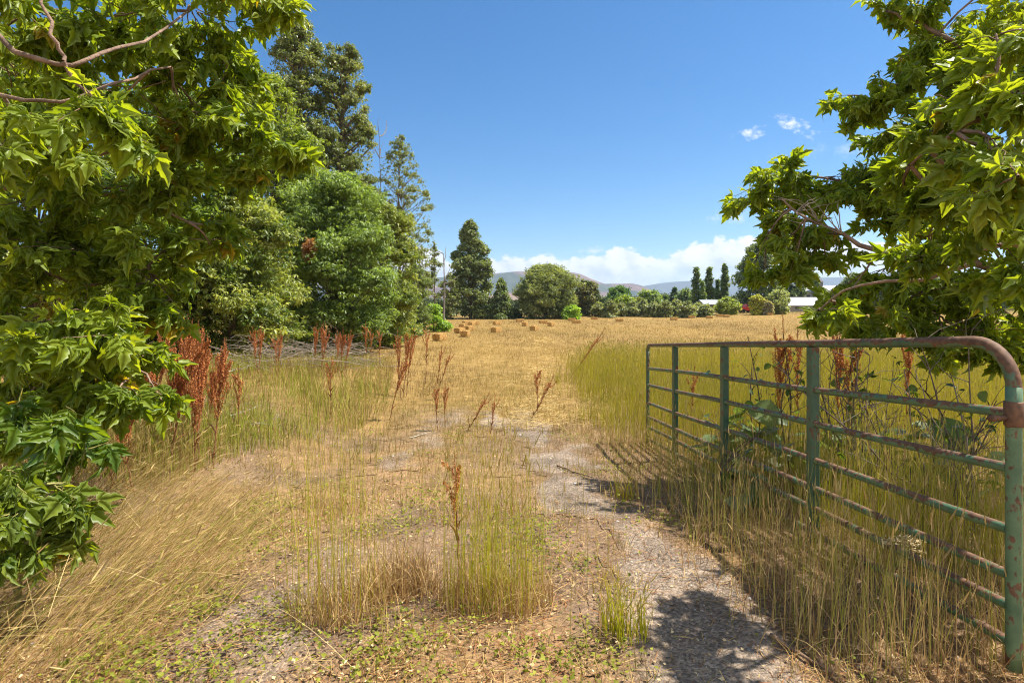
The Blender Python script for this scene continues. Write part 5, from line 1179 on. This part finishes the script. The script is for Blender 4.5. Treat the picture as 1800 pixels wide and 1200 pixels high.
# yarrow before the gate
x, y = at(1530, 2.75), 2.75; yz = float(gh(x, y)); t = thing('yarrow_plant', 'yarrow with flat tan flower heads standing before the gate', 'yarrow', (x, y, yz))
topy = pt(1592, 962, 2.72); s = spline([[x, y, yz], [x + .06, y, yz + .18], topy], 10); ps = [tubes(s, np.linspace(.004, .0025, 10), 5, (.24, .22, .07))]
fl = []; 
for px, py in ((1560, 952), (1576, 948), (1592, 944), (1606, 950), (1611, 968), (1597, 955)):
    e = pt(px, py, 2.72 + rng.uniform(-.03, .03)); ps.append(tubes(bow(s[7:8], e[None], 5, .05)[0], np.linspace(.0022, .0012, 5), 4, (.24, .22, .07)))
    m = 70; p = e + rng.normal(size=(m, 3)) * [.016, .016, .005]; fl.append(inst((BV, BF), p, frames(norm(rng.normal(size=(m, 3)) * [1, 1, .3]), norm(np.array([0, 0, 1.0]) + rng.normal(size=(m, 3)) * .3)), rng.uniform(.005, .010, m), mixc((.42, .30, .14), (.68, .56, .32), rng.uniform(0, 1, m))))
build('stem', ps, M_STEM, t); build('flower_head', fl, M_DRY, t)
m = 12; k = rng.integers(1, 8, m); lf, _ = blades(s[k], rng.uniform(.04, .09, m), np.full(m, .008), rng.uniform(0, 2 * PI, m), rng.uniform(.8, 1.5, m), np.tile([[.16, .19, .05]], (m, 1)), 3)
build('leaves', [lf], M_GRASS, t)

# sticks and fallen branches
def stick(label, pts_, r, col=(.24, .19, .14), lift=.012, name='fallen_stick', twigs=0):
    P = []
    for px, py in pts_:
        X_, Y_ = hit(px, py); P.append([X_, Y_, float(gh(X_, Y_)) + r + lift])
    s = spline(P, 12); s[1:-1] += rng.normal(size=s[1:-1].shape) * r * .35; parts = [capped(s, np.linspace(r, r * .45, 12), 8, np.array(col))]
    if twigs:
        k = rng.integers(2, 11, twigs); e = s[k] + np.stack([rng.normal(0, .25, twigs), rng.normal(0, .25, twigs), rng.uniform(.0, .12, twigs)], -1)
        parts.append(tubes(bow(s[k], e, 5, .06), np.linspace(r * .4, r * .15, 5)[None] * np.ones((twigs, 1)), 4, np.array(col)))
    o = build(name, parts, M_BARK, base=np.array(P[0])); tag(o, label, 'stick' if name == 'fallen_stick' else 'branch', 'sticks lying on the ground')
stick('brown stick lying in the shade at the bottom right corner', [(1355, 1125), (1410, 1160), (1470, 1197)], .011, (.22, .14, .09))
stick('thin brown stick on the gravel right of the path centre', [(980, 822), (1010, 833), (1040, 843)], .011, (.2, .13, .08))
stick('long pale bare stick sloping down on the left bank', [(325, 690), (370, 715), (415, 745)], .012, (.42, .37, .31), .05, 'fallen_branch', 8)
stick('short pale stick in the green grass of the left bank', [(400, 742), (432, 731), (458, 720)], .010, (.45, .40, .33), .06)
stick('pale stick lying left of the bare dirt patch', [(720, 772), (735, 768), (750, 764)], .010, (.5, .43, .33))
stick('greyish dead branch across the left bank below the docks', [(440, 752), (465, 750), (495, 757)], .012, (.34, .31, .27), .03, 'fallen_branch', 6)
stick('thin bleached branch leaning among the docks of left bank', [(370, 668), (410, 660), (450, 648)], .012, (.42, .38, .33), .10, 'fallen_branch', 8)
# brush pile at the foot of the trees
bp = thing('brush_pile', 'tangled pile of grey dead twigs at the foot of the trees', 'brush pile', (at(530, 14.5), 14.5, float(gh(at(530, 14.5), 14.5))))
n = 260; a = np.stack([rng.uniform(at(430, 14.5), at(650, 14.5), n), 14.5 + rng.normal(0, .8, n), np.zeros(n)], -1); a[:, 2] = gh(a[:, 0], a[:, 1]) + rng.uniform(.05, .55, n); e = a + np.stack([rng.normal(0, .8, n), rng.normal(0, .5, n), rng.normal(.05, .25, n)], -1); e[:, 2] = np.maximum(e[:, 2], gh(e[:, 0], e[:, 1]) + .03)
build('twigs', [tubes(bow(a, e, 6, .10), np.linspace(.008, .003, 6)[None] * rng.uniform(.5, 1.3, (n, 1)), 4, mixc((.16, .125, .095), (.36, .29, .22), rng.uniform(0, 1, n)))], M_STEM, bp)
